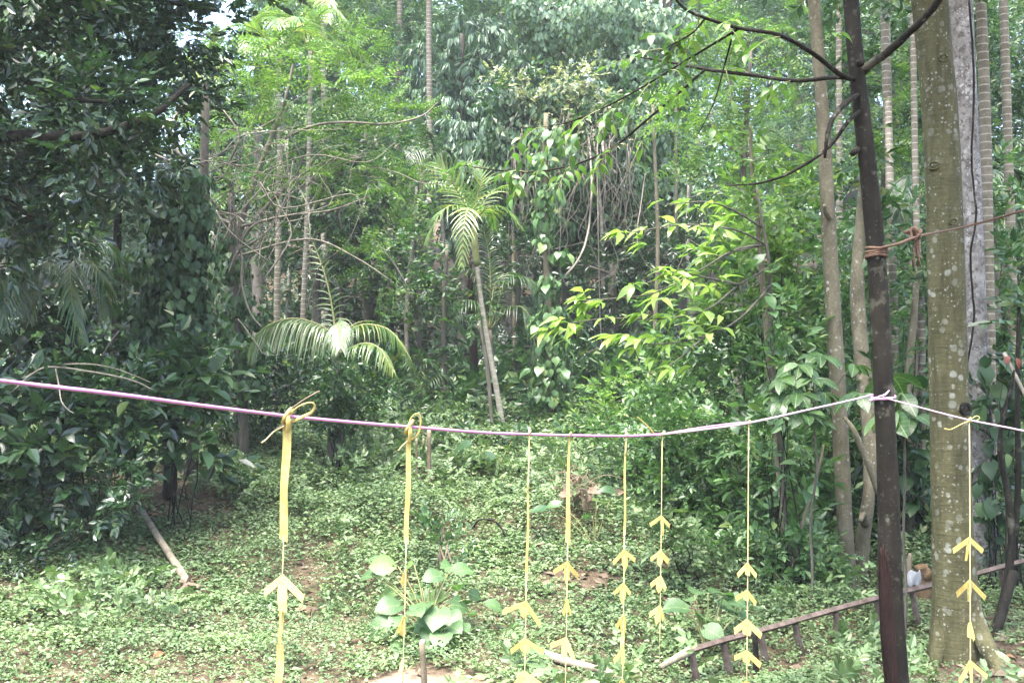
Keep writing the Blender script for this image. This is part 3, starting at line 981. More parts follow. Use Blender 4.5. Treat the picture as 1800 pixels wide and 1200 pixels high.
def frond(parent, base, pts, L, W, n, mat, rng, droop=.5, lift=.15, stem='green_twig', r=.012, individual=False, t0=.16, a0=35, a1=65, name='frond', roll=0.0, seg_up=None, gap=.06):
    """A feather palm leaf along pts (world): rachis and two rows of leaflets."""
    c = spline(np.asarray(pts, float), 8)
    T = nrm(np.gradient(c, axis=0))
    mb = MB().add(*tube(c, np.linspace(r, r * .25, len(c)), seg=5, sub=1, rng=rng), smooth=True)
    joined = MB()
    items = []
    s = np.linspace(t0, .995, n)
    for i, t in enumerate(s):
        f = t * (len(c) - 1)
        k = int(min(f, len(c) - 2)); u = f - k
        p = c[k] * (1 - u) + c[k + 1] * u
        tt = nrm(T[k] * (1 - u) + T[k + 1] * u)
        up = np.array([0, 0, 1.0]) if seg_up is None else np.asarray(seg_up, float)
        if abs(tt @ nrm(up)) > .97: up = np.array([0, -1.0, .2])
        S = nrm(np.cross(tt, up)); N = np.cross(S, tt)
        if roll:
            S, N = S * math.cos(roll) + N * math.sin(roll), N * math.cos(roll) - S * math.sin(roll)
        if rng.uniform() < gap: continue
        ll = L * rng.uniform(1 - 2.2 * gap, 1) * (math.sin(math.pi * (.14 + .8 * t)) ** .7) * rng.uniform(.88, 1.08)
        a = math.radians(a0 + (a1 - a0) * t)
        for sg in (-1, 1):
            d0 = nrm(S * sg * math.cos(a) + tt * math.sin(a) + N * lift + rng.normal(0, .06, 3))
            items.append(leaflet(p, d0, tt, N, ll, W, droop * rng.uniform(.8, 1.25), rng))
    if individual:
        o = mb.build(name, [MAT[stem]], parent, base)
        for V, fs in items:
            MB().add(V, fs, smooth=True).build('leaflet', MAT[mat], o, base)
    else:
        for V, fs in items:
            mb.add(V, fs, mat=1, smooth=True)
        o = mb.build(name, [MAT[stem], MAT[mat]], parent, base)
    return o

def fan_fronds(parent, base, crown, n, length, L, W, mat, rng, droop=.6, nl=26, arch=.55, el=(20, 75), individual=False, az0=0.0):
    for i in range(n):
        a = az0 + 2 * math.pi * i / n + rng.normal(0, .18)
        e = math.radians(rng.uniform(*el))
        ln = length * rng.uniform(.8, 1.1)
        h = np.array([math.cos(a), math.sin(a), 0])
        p1 = crown + (h * math.cos(e) + np.array([0, 0, math.sin(e)])) * ln * .4
        p2 = p1 + (h * math.cos(e * .45) + np.array([0, 0, math.sin(e * .45) - arch * .5])) * ln * .32
        p3 = p2 + (h * .8 + np.array([0, 0, -arch])) * ln * .32
        frond(parent, base, [crown, p1, p2, p3], L, W, nl, mat, rng, droop, individual=individual)

def palm(name, label, trunk, rads, mat='palm', bark='areca', seed=0, nf=9, length=1.4, L=.38, W=.03, nl=24, group=None, el=(5, 75), root=True, droop=.6, arch=.6):
    rng = np.random.default_rng(seed + 900)
    pts = np.array([P(*t) for t in trunk]); base = pts[0].copy()
    if root:
        base[2] = float(gz(base[0], base[1])); pts[0] = base + np.array([0, 0, -.05])
    r = np.array([pix(q, t[2]) for q, t in zip(rads, trunk)])
    th = thing(name, label, 'palm', base, group)
    MB().add(*tube(pts, r, seg=9, sub=4, wob=.03, rng=rng), smooth=True).build('trunk', MAT[bark], th, base)
    if nf:
        fan_fronds(th, base, pts[-1], nf, length, L, W, mat, rng, droop=droop, nl=nl, el=el, arch=arch, az0=rng.uniform(0, 6))
    return th, base, pts

# ------------------------------------------------------------------ far forest on the hillside
def far_forest():
    rng = np.random.default_rng(61)
    protos = []
    sp_far = make_species('broad', .17, .08, 8, four=True, seed=13)
    for k in range(4):
        mb, fm = MB(), MB()
        H = 14.0
        tr = np.array([[0, 0, -.3], [rng.normal(0, .2), rng.normal(0, .2), 3], [rng.normal(0, .4), rng.normal(0, .4), 7], [rng.normal(0, .5), rng.normal(0, .5), 12]])
        mb.add(*tube(tr, [.24, .2, .15, .06], seg=8, sub=4, wob=.05, rng=rng), smooth=True)
        c = spline(tr, 6)
        lobes = []
        for j in range(15):
            z = rng.uniform(3.0, 14.2)
            a = j * 2.4 + rng.normal(0, .3)
            rad = rng.uniform(.6, 2.6) * (1.15 - .35 * abs(z - 8) / 6)
            cc = np.array([math.cos(a) * rad, math.sin(a) * rad, z])
            lobes.append((cc, np.array([1.5, 1.5, 1.15]) * rng.uniform(.75, 1.15)))
            i = min(range(len(c)), key=lambda q: abs(c[q][2] - (z - 1.2)))
            mb.add(*tube(wiggle(c[i], cc, 4, .12, rng), [.06, .05, .035, .02], seg=4, sub=2, rng=rng), smooth=True)
        foliage(fm, sp_far, lobes, rng, 1.45, .4)
        protos.append((mb.mesh('trunk', MAT['trunk']), fm.mesh('crown', MAT['far'])))
    spots = []
    for row, (y, n) in enumerate([(27, 9), (33, 10), (40, 11), (48, 11)]):
        for i in range(n):
            half = y * .66
            x = -half + 2 * half * (i + .5 + .5 * (row % 2) * .9) / n + rng.normal(0, .6)
            spots.append((x, y + rng.normal(0, 1.2)))
    for k, (x, y) in enumerate(spots):
        z = float(gz(x, y))
        px = 900 + F * x / y
        s = rng.uniform(.85, 1.2)
        if 150 < px < 470:
            s = min(s, (1.75 + (690 - (110 + rng.uniform(-20, 60))) / F * y - z) / 15.2)
            if s < .45: continue
        pr = protos[k % 4]
        th = thing('forest_tree', 'leafy forest tree on the hazy hillside far behind the clearing', 'tree', (x, y, z), 'far trees on the hillside')
        M = Matrix.Rotation(rng.uniform(0, 6.28), 4, 'Z') @ Matrix.Scale(s, 4)
        obj('trunk', pr[0], th, M)
        cr = obj('crown', pr[1], th, M)
        cr['kind'] = 'stuff'
far_forest()

# ------------------------------------------------------------------ trees behind the clearing
_r = np.random.default_rng(44)
tree('drooping_leaf_tree', 'tree with long hanging leaves tinted with bluish sky sheen high above the clearing, top centre', [(812, 700, 22), (812, 450, 22), (810, 250, 22), (812, 60, 22)], [9, 8, 7, 4], 'trunk',
     [(760, 110, 55), (830, 70, 60), (880, 100, 50), (790, 190, 60), (850, 160, 55), (770, 250, 45), (900, 190, 45, .6), (820, 250, 50), (740, 160, 35)],
     sp='drop', leaf='drop', lai=3.6, seed=1)
tree('drooping_leaf_tree', 'tree with hanging dull green leaves behind the small bright palm crown', [(840, 700, 20), (845, 480, 20), (850, 280, 20)], [8, 7, 4], 'trunk',
     [(850, 240, 60), (800, 290, 55), (880, 300, 55), (830, 350, 55), (770, 330, 45), (920, 260, 50), (760, 420, 40), (900, 380, 45)], sp='drop', leaf='drop', lai=3.4, seed=2)
tree('vine_draped_tree', 'tree smothered in creepers with pale dry top right of the hanging-leaf tree', [(1000, 735, 19), (1000, 500, 19), (1000, 300, 19), (1000, 160, 19)], [13, 12, 9, 5], 'trunk',
     [(950, 200, 50), (1000, 180, 50), (1060, 200, 55), (900, 190, 40), (950, 260, 60), (1060, 270, 65), (1000, 300, 70, -.6), (1090, 330, 60), (950, 340, 55), (1040, 390, 60), (1110, 420, 50), (1000, 430, 50), (970, 390, 50, -.8), (905, 310, 50), (900, 250, 45)], sp='vine_far', leaf='mid', lai=3.6, seed=3, extra=[tube([P(x, y, 17.2 + z), P(x + a, y + h * .4, 17.2 + z), P(x + b, y + h * .8, 17.2 + z), P(x + c, y + h, 17.2 + z)], [.008, .0075, .006, .004], seg=4, sub=4, jit=.3)
                   for x, y, z, h, a, b, c in [(_r.uniform(890, 1110), _r.uniform(190, 330), _r.uniform(-1, 1), _r.uniform(60, 190), _r.normal(0, 10), _r.normal(0, 18), _r.normal(0, 26)) for _ in range(70)]])
tree('dry_creeper_tree', 'pale yellowish dry creeper tangle capping the smothered tree', [(1010, 330, 19.2), (1010, 240, 18.9), (1015, 180, 18.6)], [3, 2, 1], 'twig',
     [(1000, 140, 26), (1038, 132, 26), (965, 165, 22), (905, 150, 18), (930, 172, 20), (1065, 185, 24), (1020, 180, 26), (990, 215, 20), (1040, 230, 22), (950, 225, 18), (1080, 250, 18), (1010, 270, 18), (870, 130, 16)], sp='broad_s', leaf='pale', lai=1.1, hollow=.1, squash=1.1, limbs=False, seed=4, root=False)
tree('creeper_tree', 'tall creeper-hung tree filling the top edge right of centre', [(1120, 740, 21), (1125, 500, 21), (1115, 250, 21), (1110, 30, 21)], [11, 10, 8, 5], 'trunk',
     [(980, 50, 60), (1070, 40, 70), (1150, 60, 65), (1110, 130, 60), (1180, 150, 60), (1150, 240, 65), (1210, 60, 50), (930, 20, 45), (1190, 330, 50)], sp='vine_far', leaf='far', lai=3.2, seed=5)
tree('forest_tree', 'dark crowned tree behind the feathery branches at top left of centre', [(455, 720, 23), (452, 400, 23), (457, 150, 23), (452, 20, 23)], [10, 10, 9, 7], 'trunk',
     [(470, 70, 50), (540, 40, 60), (510, 110, 55), (430, 130, 60), (350, 130, 60), (590, 90, 55), (560, 180, 55), (640, 40, 50), (680, 110, 50)], sp='broad_far', leaf='far', lai=2.2, seed=6)
tree('forest_tree', 'dull green tree behind the coconut palm, under the feathery branches', [(560, 715, 18), (556, 500, 18), (560, 300, 18)], [8, 7, 4], 'trunk',
     [(520, 320, 60), (600, 360, 65), (680, 330, 55), (560, 440, 60), (640, 450, 60), (700, 420, 55), (480, 420, 50), (720, 520, 50), (560, 250, 60), (660, 250, 60), (450, 330, 50)], sp='broad', leaf='mid', lai=2.1, seed=7)
tree('forest_tree', 'understorey tree with flat leaf layers left of the leaning palm trunk', [(785, 700, 15.6), (780, 560, 15.6), (786, 430, 15.6)], [5, 4, 3], 'trunk',
     [(720, 470, 42), (690, 440, 36), (760, 500, 40), (760, 640, 36), (800, 600, 30), (730, 420, 36), (780, 540, 30), (700, 570, 30)], sp='broad', leaf='mid', lai=1.9, seed=8, squash=.55)
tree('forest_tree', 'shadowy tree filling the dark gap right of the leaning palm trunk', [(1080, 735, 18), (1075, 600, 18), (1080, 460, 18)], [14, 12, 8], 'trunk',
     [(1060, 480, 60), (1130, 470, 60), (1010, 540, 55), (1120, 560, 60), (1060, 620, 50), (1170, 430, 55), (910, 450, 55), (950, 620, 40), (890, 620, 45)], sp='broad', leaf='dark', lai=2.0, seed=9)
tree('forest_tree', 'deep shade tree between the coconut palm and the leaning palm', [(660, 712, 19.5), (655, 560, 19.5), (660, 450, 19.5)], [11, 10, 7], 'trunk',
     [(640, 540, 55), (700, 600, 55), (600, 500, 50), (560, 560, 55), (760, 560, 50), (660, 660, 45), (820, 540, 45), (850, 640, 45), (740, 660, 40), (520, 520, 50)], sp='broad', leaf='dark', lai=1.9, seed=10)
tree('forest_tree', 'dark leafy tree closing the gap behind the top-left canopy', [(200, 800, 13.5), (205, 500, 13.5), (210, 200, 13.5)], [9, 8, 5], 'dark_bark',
     [(330, 200, 60), (260, 330, 60), (350, 300, 50), (160, 340, 60), (380, 150, 50), (300, 160, 50), (200, 430, 55), (80, 420, 60), (400, 220, 40), (120, 500, 50), (20, 520, 55), (230, 520, 50), (370, 400, 45)], sp='broad', leaf='dark', lai=2.2, seed=111)
tree('forest_tree', 'tree of mixed green behind the slim right-hand trunks, top right', [(1600, 760, 17), (1598, 400, 17), (1600, 100, 17)], [9, 8, 5], 'trunk',
     [(1520, 60, 70), (1600, 40, 70), (1690, 60, 70), (1770, 50, 70), (1560, 160, 70), (1650, 160, 70), (1740, 160, 70), (1800, 220, 60), (1600, 250, 60), (1700, 270, 65), (1460, 120, 60), (1780, 330, 60)],
     sp='broad', leaf='mid', lai=1.8, seed=11)
tree('forest_tree', 'dark tree behind the mottled white trunk at right edge', [(1765, 800, 15), (1762, 600, 15), (1765, 420, 15)], [8, 7, 4], 'trunk',
     [(1740, 420, 70), (1680, 480, 60), (1790, 520, 70), (1730, 580, 60), (1640, 580, 60), (1580, 480, 60), (1800, 640, 60), (1600, 660, 55), (1520, 560, 60), (1560, 400, 60), (1660, 380, 60)], sp='broad', leaf='mid', lai=1.9, seed=12)

# slim palm trunks that rise out of the frame, with crowns above it
def slim_palm(label, pts, rad, seed, **kw):
    return palm('areca_palm', label, pts, rad, seed=seed, group='slim ringed palms', **kw)
slim_palm('pale slender palm trunk left of the hanging-leaf tree, top centre', [(702, 712, 23), (701, 400, 23), (700, 150, 23), (704, -40, 23), (704, -150, 23)], [7, 6, 5.5, 5, 4.5], 1, length=2.2, L=.6, nl=26)
slim_palm('pale palm trunk standing between the hanging leaves and the slender palm', [(757, 712, 21), (756, 400, 21), (755, 200, 21), (754, 20, 21), (753, -120, 21)], [6.5, 6, 5.5, 5, 4.5], 2, length=2.1, L=.6, nl=26)
slim_palm('palm with yellow drooping fronds at the top edge above the feathery tree', [(571, 708, 22), (570, 400, 22), (569, 150, 22), (568, -5, 22)], [6, 5.5, 5, 4.5], 3, mat='palm_light', length=1.7, L=.5, nl=24, el=(-30, 50), arch=.9)
slim_palm('thin grey trunk above the coconut palm, left of its upright frond', [(487, 720, 15.5), (486, 600, 15.5), (489, 420, 15.5), (492, 280, 15.5), (490, 120, 15.5)], [6.5, 6, 5.5, 5, 4], 4, length=1.6, L=.45)
slim_palm('thin grey trunk just right of the coconut palm\'s upright frond', [(533, 720, 17), (533, 560, 17), (540, 380, 17), (545, 180, 17), (545, 90, 17)], [5.5, 5, 4.5, 4, 3.5], 5, length=1.5, L=.45)
slim_palm('bright white banded palm trunk behind the dark near trunk', [(1478, 800, 16), (1476, 400, 16), (1475, 200, 16), (1474, 0, 16), (1473, -150, 16)], [6, 5.5, 5.2, 5, 4.5], 6, length=1.8, L=.5)
slim_palm('strongly ringed palm trunk between the dark and the olive trunks', [(1572, 880, 12.5), (1568, 600, 12.5), (1563, 300, 12.5), (1557, 100, 12.5), (1553, -60, 12.5), (1550, -300, 12.5)], [8, 7.5, 7.2, 7, 7, 6], 7, length=1.9, L=.5)
slim_palm('ringed palm trunk just right of the mottled white trunk', [(1742, 860, 10.5), (1741, 700, 10.5), (1736, 400, 10.5), (1730, 150, 10.5), (1722, -60, 10.5), (1716, -420, 10.5)], [11, 10.5, 10, 9.5, 9, 8], 8, length=1.8, L=.5)
slim_palm('pale ringed palm trunk near the right edge behind the ringed one', [(1785, 820, 12), (1782, 600, 12), (1774, 330, 12), (1768, 120, 12), (1762, -60, 12), (1758, -340, 12)], [8, 8, 8, 7.5, 7, 6], 9, length=1.8, L=.5)
slim_palm('slim pole-straight palm stem low behind the olive trunk, left side', [(1570, 900, 11), (1570, 760, 11), (1572, 560, 11), (1566, 380, 11), (1560, 100, 13), (1556, -200, 14)], [8.5, 8, 7.5, 7, 6, 5], 10, length=1.6, L=.45)
slim_palm('brown ringed stem hard against the olive trunk, left side', [(1622, 920, 10), (1620, 760, 10), (1620, 560, 10.2), (1612, 420, 10.6), (1606, 120, 11.5), (1602, -200, 12)], [7, 6.5, 6.2, 6, 5, 4.5], 11, length=1.6, L=.45)

# leaning young palm in the centre
def centre_palm():
    rng = np.random.default_rng(77)
    d = 14.4
    tr = [(886, 757, d), (872, 680, d), (857, 600, d), (846, 530, d), (838, 465, d)]
    pts = np.array([P(*t) for t in tr]); base = pts[0].copy(); base[2] = float(gz(base[0], base[1])); pts[0] = base - [0, 0, .05]
    th = thing('areca_palm', 'leaning young palm with bright fan-like crown in the centre of the clearing edge', 'palm', base)
    MB().add(*tube(pts, [pix(q, d) for q in (5.6, 4.9, 4.4, 4, 3.6)], seg=9, sub=5, wob=.03, rng=rng), smooth=True).build('trunk', MAT['areca_pale'], th, base)
    MB().add(*tube([P(838, 467, d), P(835, 430, d), P(832, 388, d)], [pix(5.5, d), pix(6.5, d), pix(3.5, d)], seg=8, sub=4, rng=rng), smooth=True).build('crown_shaft', MAT['green_twig'], th, base)
    o = (832, 392)
    for q, mat, L, dr, up, ln in [
        ([o + (d,), (812, 350, d - .1), (790, 312, d - .2), (768, 288, d - .2)], 'palm_light', .42, .12, (0, -1, .3), 1),
        ([o + (d,), (800, 362, d - .3), (772, 378, d - .5), (752, 425, d - .6)], 'palm', .44, .7, None, 1),
        ([o + (d,), (824, 366, d - .5), (816, 395, d - .9), (812, 462, d - 1.0)], 'palm_light', .42, .55, (0, -1, .25), 1),
        ([o + (d,), (856, 366, d - .2), (888, 368, d - .3), (914, 398, d - .4)], 'palm', .42, .6, None, 1),
        ([o + (d,), (838, 350, d), (846, 318, d), (840, 290, d + .1)], 'palm', .34, .2, (0, -1, .3), 1),
        ([o + (d,), (858, 345, d + .3), (885, 328, d + .5), (905, 335, d + .7)], 'palm', .38, .5, None, 1),
        ([o + (d,), (815, 350, d + .4), (800, 330, d + .7), (775, 335, d + 1.0)], 'palm', .4, .5, None, 1),
        ([o + (d,), (845, 375, d + .4), (860, 370, d + .8), (868, 400, d + 1.1)], 'palm', .4, .6, None, 1)]:
        frond(th, base, [P(*a) for a in q], L, .034, 17, mat, rng, dr, individual=True, seg_up=up, a0=30, a1=62, r=.014)
centre_palm()
tree('sapling', 'thin straight sapling stem beside the leaning palm trunk', [(866, 752, 14.6), (860, 680, 14.6), (852, 620, 14.6), (842, 560, 14.7)], [3.5, 3.2, 3, 2.5], 'twig', [(842, 540, 26), (825, 570, 20)], sp='broad', leaf='mid', lai=1.3, seed=20, cat='sapling')
tree('forest_tree', 'reddish brown rotten trunk in the shade left of the leaning palm', [(834, 712, 16.5), (833, 640, 16.5), (829, 560, 16.5), (824, 440, 16.5)], [9, 8, 6, 3], 'scar', [], seed=21, cat='tree trunk')

def coconut():
    rng = np.random.default_rng(78)
    d = 12.0
    base = G(592, d)
    th = thing('coconut_palm', 'young coconut palm with arching pale fronds left of centre', 'palm', base)
    cr = P(592, 622, d)
    MB().add(*tube([base - [0, 0, .05], (base + cr) / 2, cr], [.10, .09, .06], seg=9, sub=4, wob=.06, rng=rng), smooth=True).build('trunk', MAT['trunk'], th, base)
    for q, mat, L, dr, up, n in [
        ([(592, 625, d), (578, 582, d), (520, 560, d - .1), (468, 574, d - .2), (442, 606, d - .2)], 'palm_sheen', .7, 2.6, None, 68),
        ([(592, 625, d), (588, 578, d - .4), (594, 572, d - .9), (599, 610, d - 1.4)], 'palm_sheen', .46, 1.3, (0, -1, .35), 30),
        ([(594, 625, d), (625, 575, d), (680, 578, d - .1), (716, 622, d - .2), (738, 672, d - .2)], 'palm', .42, 1.5, None, 40),
        ([(590, 620, d), (586, 555, d + .1), (570, 480, d + .2), (540, 400, d + .4)], 'palm_mid', .36, .7, (0, -1, .1), 20),
        ([(594, 620, d), (615, 575, d + .3), (660, 566, d + .7), (705, 600, d + 1.0)], 'palm', .4, 1.3, None, 30),
        ([(594, 622, d), (640, 604, d - .3), (668, 614, d - .6), (690, 650, d - .8)], 'palm', .4, 1.6, None, 28)]:
        frond(th, base, [P(*a) for a in q], L, .026, n, mat, rng, dr, individual=True, gap=.14, seg_up=up, r=.02, a0=25, a1=60, stem='green_twig')
coconut()

def shade_palm(name, label, crown, d, fr, mat, L, W, seed, bark='trunk', n=26):
    rng = np.random.default_rng(seed)
    c = P(crown[0], crown[1], d)
    base = np.array([c[0], c[1], float(gz(c[0], c[1]))])
    th = thing(name, label, 'palm', base)
    MB().add(*tube([base - [0, 0, .05], (base * .5 + c * .5) + [.03, 0, 0], c], [.07, .06, .05], seg=8, sub=4, wob=.05, rng=rng), smooth=True).build('trunk', MAT[bark], th, base)
    for q in fr:
        frond(th, base, [c] + [P(a[0], a[1], d + (a[2] if len(a) > 2 else 0)) for a in q], L, W, n, mat, rng, .9, r=.014)
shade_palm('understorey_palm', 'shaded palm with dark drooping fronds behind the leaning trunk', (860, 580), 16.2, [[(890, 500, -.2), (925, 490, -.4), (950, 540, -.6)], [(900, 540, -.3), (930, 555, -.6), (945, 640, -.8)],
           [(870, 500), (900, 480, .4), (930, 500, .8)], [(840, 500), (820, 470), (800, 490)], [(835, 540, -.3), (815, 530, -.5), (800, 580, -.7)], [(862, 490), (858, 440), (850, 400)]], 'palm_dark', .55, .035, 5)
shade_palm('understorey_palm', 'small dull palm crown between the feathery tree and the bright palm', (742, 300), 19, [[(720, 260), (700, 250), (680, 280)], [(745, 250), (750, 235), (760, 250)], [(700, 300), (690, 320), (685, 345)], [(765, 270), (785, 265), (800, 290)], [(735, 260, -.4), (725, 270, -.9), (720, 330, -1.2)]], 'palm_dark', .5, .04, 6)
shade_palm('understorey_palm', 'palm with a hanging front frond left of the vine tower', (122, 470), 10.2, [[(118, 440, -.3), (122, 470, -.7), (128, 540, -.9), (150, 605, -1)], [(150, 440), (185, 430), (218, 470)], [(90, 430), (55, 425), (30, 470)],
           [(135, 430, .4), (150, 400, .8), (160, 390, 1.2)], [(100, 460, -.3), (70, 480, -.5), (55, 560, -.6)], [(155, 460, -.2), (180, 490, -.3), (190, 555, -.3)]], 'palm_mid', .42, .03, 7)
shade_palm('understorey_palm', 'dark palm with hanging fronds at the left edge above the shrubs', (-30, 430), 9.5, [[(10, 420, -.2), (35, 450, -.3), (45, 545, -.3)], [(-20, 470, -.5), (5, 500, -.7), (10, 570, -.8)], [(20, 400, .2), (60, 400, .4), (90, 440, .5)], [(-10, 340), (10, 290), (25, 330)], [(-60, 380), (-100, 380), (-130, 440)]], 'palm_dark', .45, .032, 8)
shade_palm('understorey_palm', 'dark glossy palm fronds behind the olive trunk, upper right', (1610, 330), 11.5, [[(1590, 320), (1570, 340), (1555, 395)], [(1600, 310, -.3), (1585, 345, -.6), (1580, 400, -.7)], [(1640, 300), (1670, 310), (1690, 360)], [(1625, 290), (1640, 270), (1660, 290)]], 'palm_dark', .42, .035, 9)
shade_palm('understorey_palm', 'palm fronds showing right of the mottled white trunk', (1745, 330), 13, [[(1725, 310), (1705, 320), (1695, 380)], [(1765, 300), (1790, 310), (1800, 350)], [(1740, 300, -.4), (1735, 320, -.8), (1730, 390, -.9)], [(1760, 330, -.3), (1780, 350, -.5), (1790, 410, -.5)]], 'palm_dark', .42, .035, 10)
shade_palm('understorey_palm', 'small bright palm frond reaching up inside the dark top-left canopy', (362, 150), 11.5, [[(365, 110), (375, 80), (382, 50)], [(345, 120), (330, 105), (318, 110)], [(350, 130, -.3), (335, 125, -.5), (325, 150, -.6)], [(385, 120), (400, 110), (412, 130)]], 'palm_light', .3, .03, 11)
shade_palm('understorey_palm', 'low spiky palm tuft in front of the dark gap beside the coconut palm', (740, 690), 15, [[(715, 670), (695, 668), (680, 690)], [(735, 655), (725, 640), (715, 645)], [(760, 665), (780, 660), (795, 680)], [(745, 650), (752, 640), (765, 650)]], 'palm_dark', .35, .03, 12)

_r = np.random.default_rng(45)
for k, px in enumerate([505, 600, 622, 676, 690, 722, 775, 905, 1035, 1055, 1150, 1188, 1215, 640]):
    dd = _r.uniform(16.5, 21)
    tp = _r.uniform(120, 330)
    tree('slim_tree', 'thin pale trunk standing deep in the shaded forest behind the clearing', [(px, 712, dd), (px + _r.normal(0, 4), 560, dd), (px + _r.normal(0, 7), 420, dd), (px + _r.normal(0, 10), tp, dd)],
         [_r.uniform(3.5, 5.5), 4, 3.5, 2.5], ['areca_pale', 'grey', 'trunk'][k % 3], [(px + _r.normal(0, 20), tp - 10, 34), (px + _r.normal(0, 30), tp + 20, 28)], sp='broad_far', leaf='mid', lai=1.5, seed=300 + k, group='thin trunks in the forest interior')

# ------------------------------------------------------------------ left side
def tb(lst, rp, seg=6, sub=4, rng=RNG, jit=.0):
    """Branch through pixel points (px, py, depth); rp radii in pixels."""
    return tube([P(*q) for q in lst], [pix(r, q[2]) for r, q in zip(np.linspace(rp[0], rp[-1], len(lst)) if len(rp) != len(lst) else rp, lst)], seg=seg, sub=sub, rng=rng, jit=jit)

tree('dark_canopy_tree', 'big dark tree whose leafy boughs overhang the top left corner', [(-190, 900, 8.4), (-185, 600, 8.4), (-170, 300, 8.4), (-140, 50, 8.4), (-100, -200, 8.4)], [30, 27, 24, 20, 12], 'dark_bark',
     [(60, 60, 100), (180, 90, 95, .4), (300, 60, 75, .8), (50, 210, 95), (160, 190, 90, -.3), (280, 170, 70, .6), (70, 330, 85, .2), (180, 300, 80), (265, 280, 50, .3), (10, 430, 60, .4), (330, 90, 40, 1.0), (388, 40, 34, 1.0),
      (120, -30, 90), (260, -40, 90, .5), (470, -40, 50, 1.2), (-60, 120, 100), (-60, 300, 90), (20, -60, 110, -.5), (340, 120, 45, 1.0), (110, 400, 50, .5),
      (-200, 0, 120, .4), (-330, 150, 130, .2), (-250, -200, 140, .4), (-80, -220, 130, .4), (100, -210, 120, .4), (-400, -80, 140, 0), (-200, 200, 110, .5), (260, -190, 110, .8), (-330, 330, 120, .2), (-150, -420, 150, .8), (100, -400, 140, 1.0), (-400, -320, 160, .4), (250, -420, 130, 1.4), (300, -300, 120, .6), (-500, 120, 160, -2)],  # unseen boughs out of view, added to shade the left side
     sp='broad', leaf='dark', lai=2.4, seed=30, limbs=False, singles=('ovate_dark', 280, .105),
     extra=[tb([(-170, 300, 8.4), (-60, 250, 8.2), (60, 238, 8.0), (150, 240, 8.0), (220, 222, 8.2), (275, 198, 8.4), (330, 150, 8.8)], (13, 5), 7),
            tb([(-140, 80, 8.4), (0, 120, 8.3), (110, 170, 8.2), (200, 180, 8.2)], (9, 3)), tb([(-140, 50, 8.4), (60, 0, 8.5), (200, -10, 8.7), (380, 20, 9.3)], (10, 3)),
            tb([(150, 240, 8.0), (180, 290, 8.1), (230, 310, 8.2)], (4, 2)), tb([(-160, 250, 8.4), (-20, 330, 8.3), (80, 400, 8.5)], (8, 3))])
tree('vine_tower', 'dark column of vine leaves smothering a tree at left of the clearing', [(300, 845, 10.6), (302, 700, 10.6), (300, 550, 10.6), (305, 400, 10.6), (310, 330, 10.6)], [13, 12, 11, 9, 6], 'dark_bark',
     [(300, 390, 50), (325, 440, 50), (275, 470, 50), (315, 510, 58), (270, 550, 50), (330, 580, 48), (290, 620, 58), (330, 660, 45), (250, 610, 40), (300, 690, 50), (260, 690, 40), (340, 380, 36), (320, 330, 45), (270, 350, 40)],
     sp='vine', leaf='vine', lai=4.6, seed=31, limbs=False, singles=('vine', 280, .088, True))
tree('vine_clad_tree', 'slim tree clothed in vine leaves between the vine tower and the coconut palm', [(432, 762, 12.2), (425, 650, 12.2), (414, 540, 12.2), (408, 430, 12.2), (405, 340, 12.2)], [8, 8, 7, 6, 4], 'trunk',
     [(410, 470, 30), (418, 530, 34), (405, 580, 34), (430, 620, 38), (440, 680, 36), (400, 670, 36), (395, 420, 26), (455, 560, 24)], sp='vine', leaf='vine', lai=2.3, seed=32, limbs=False)

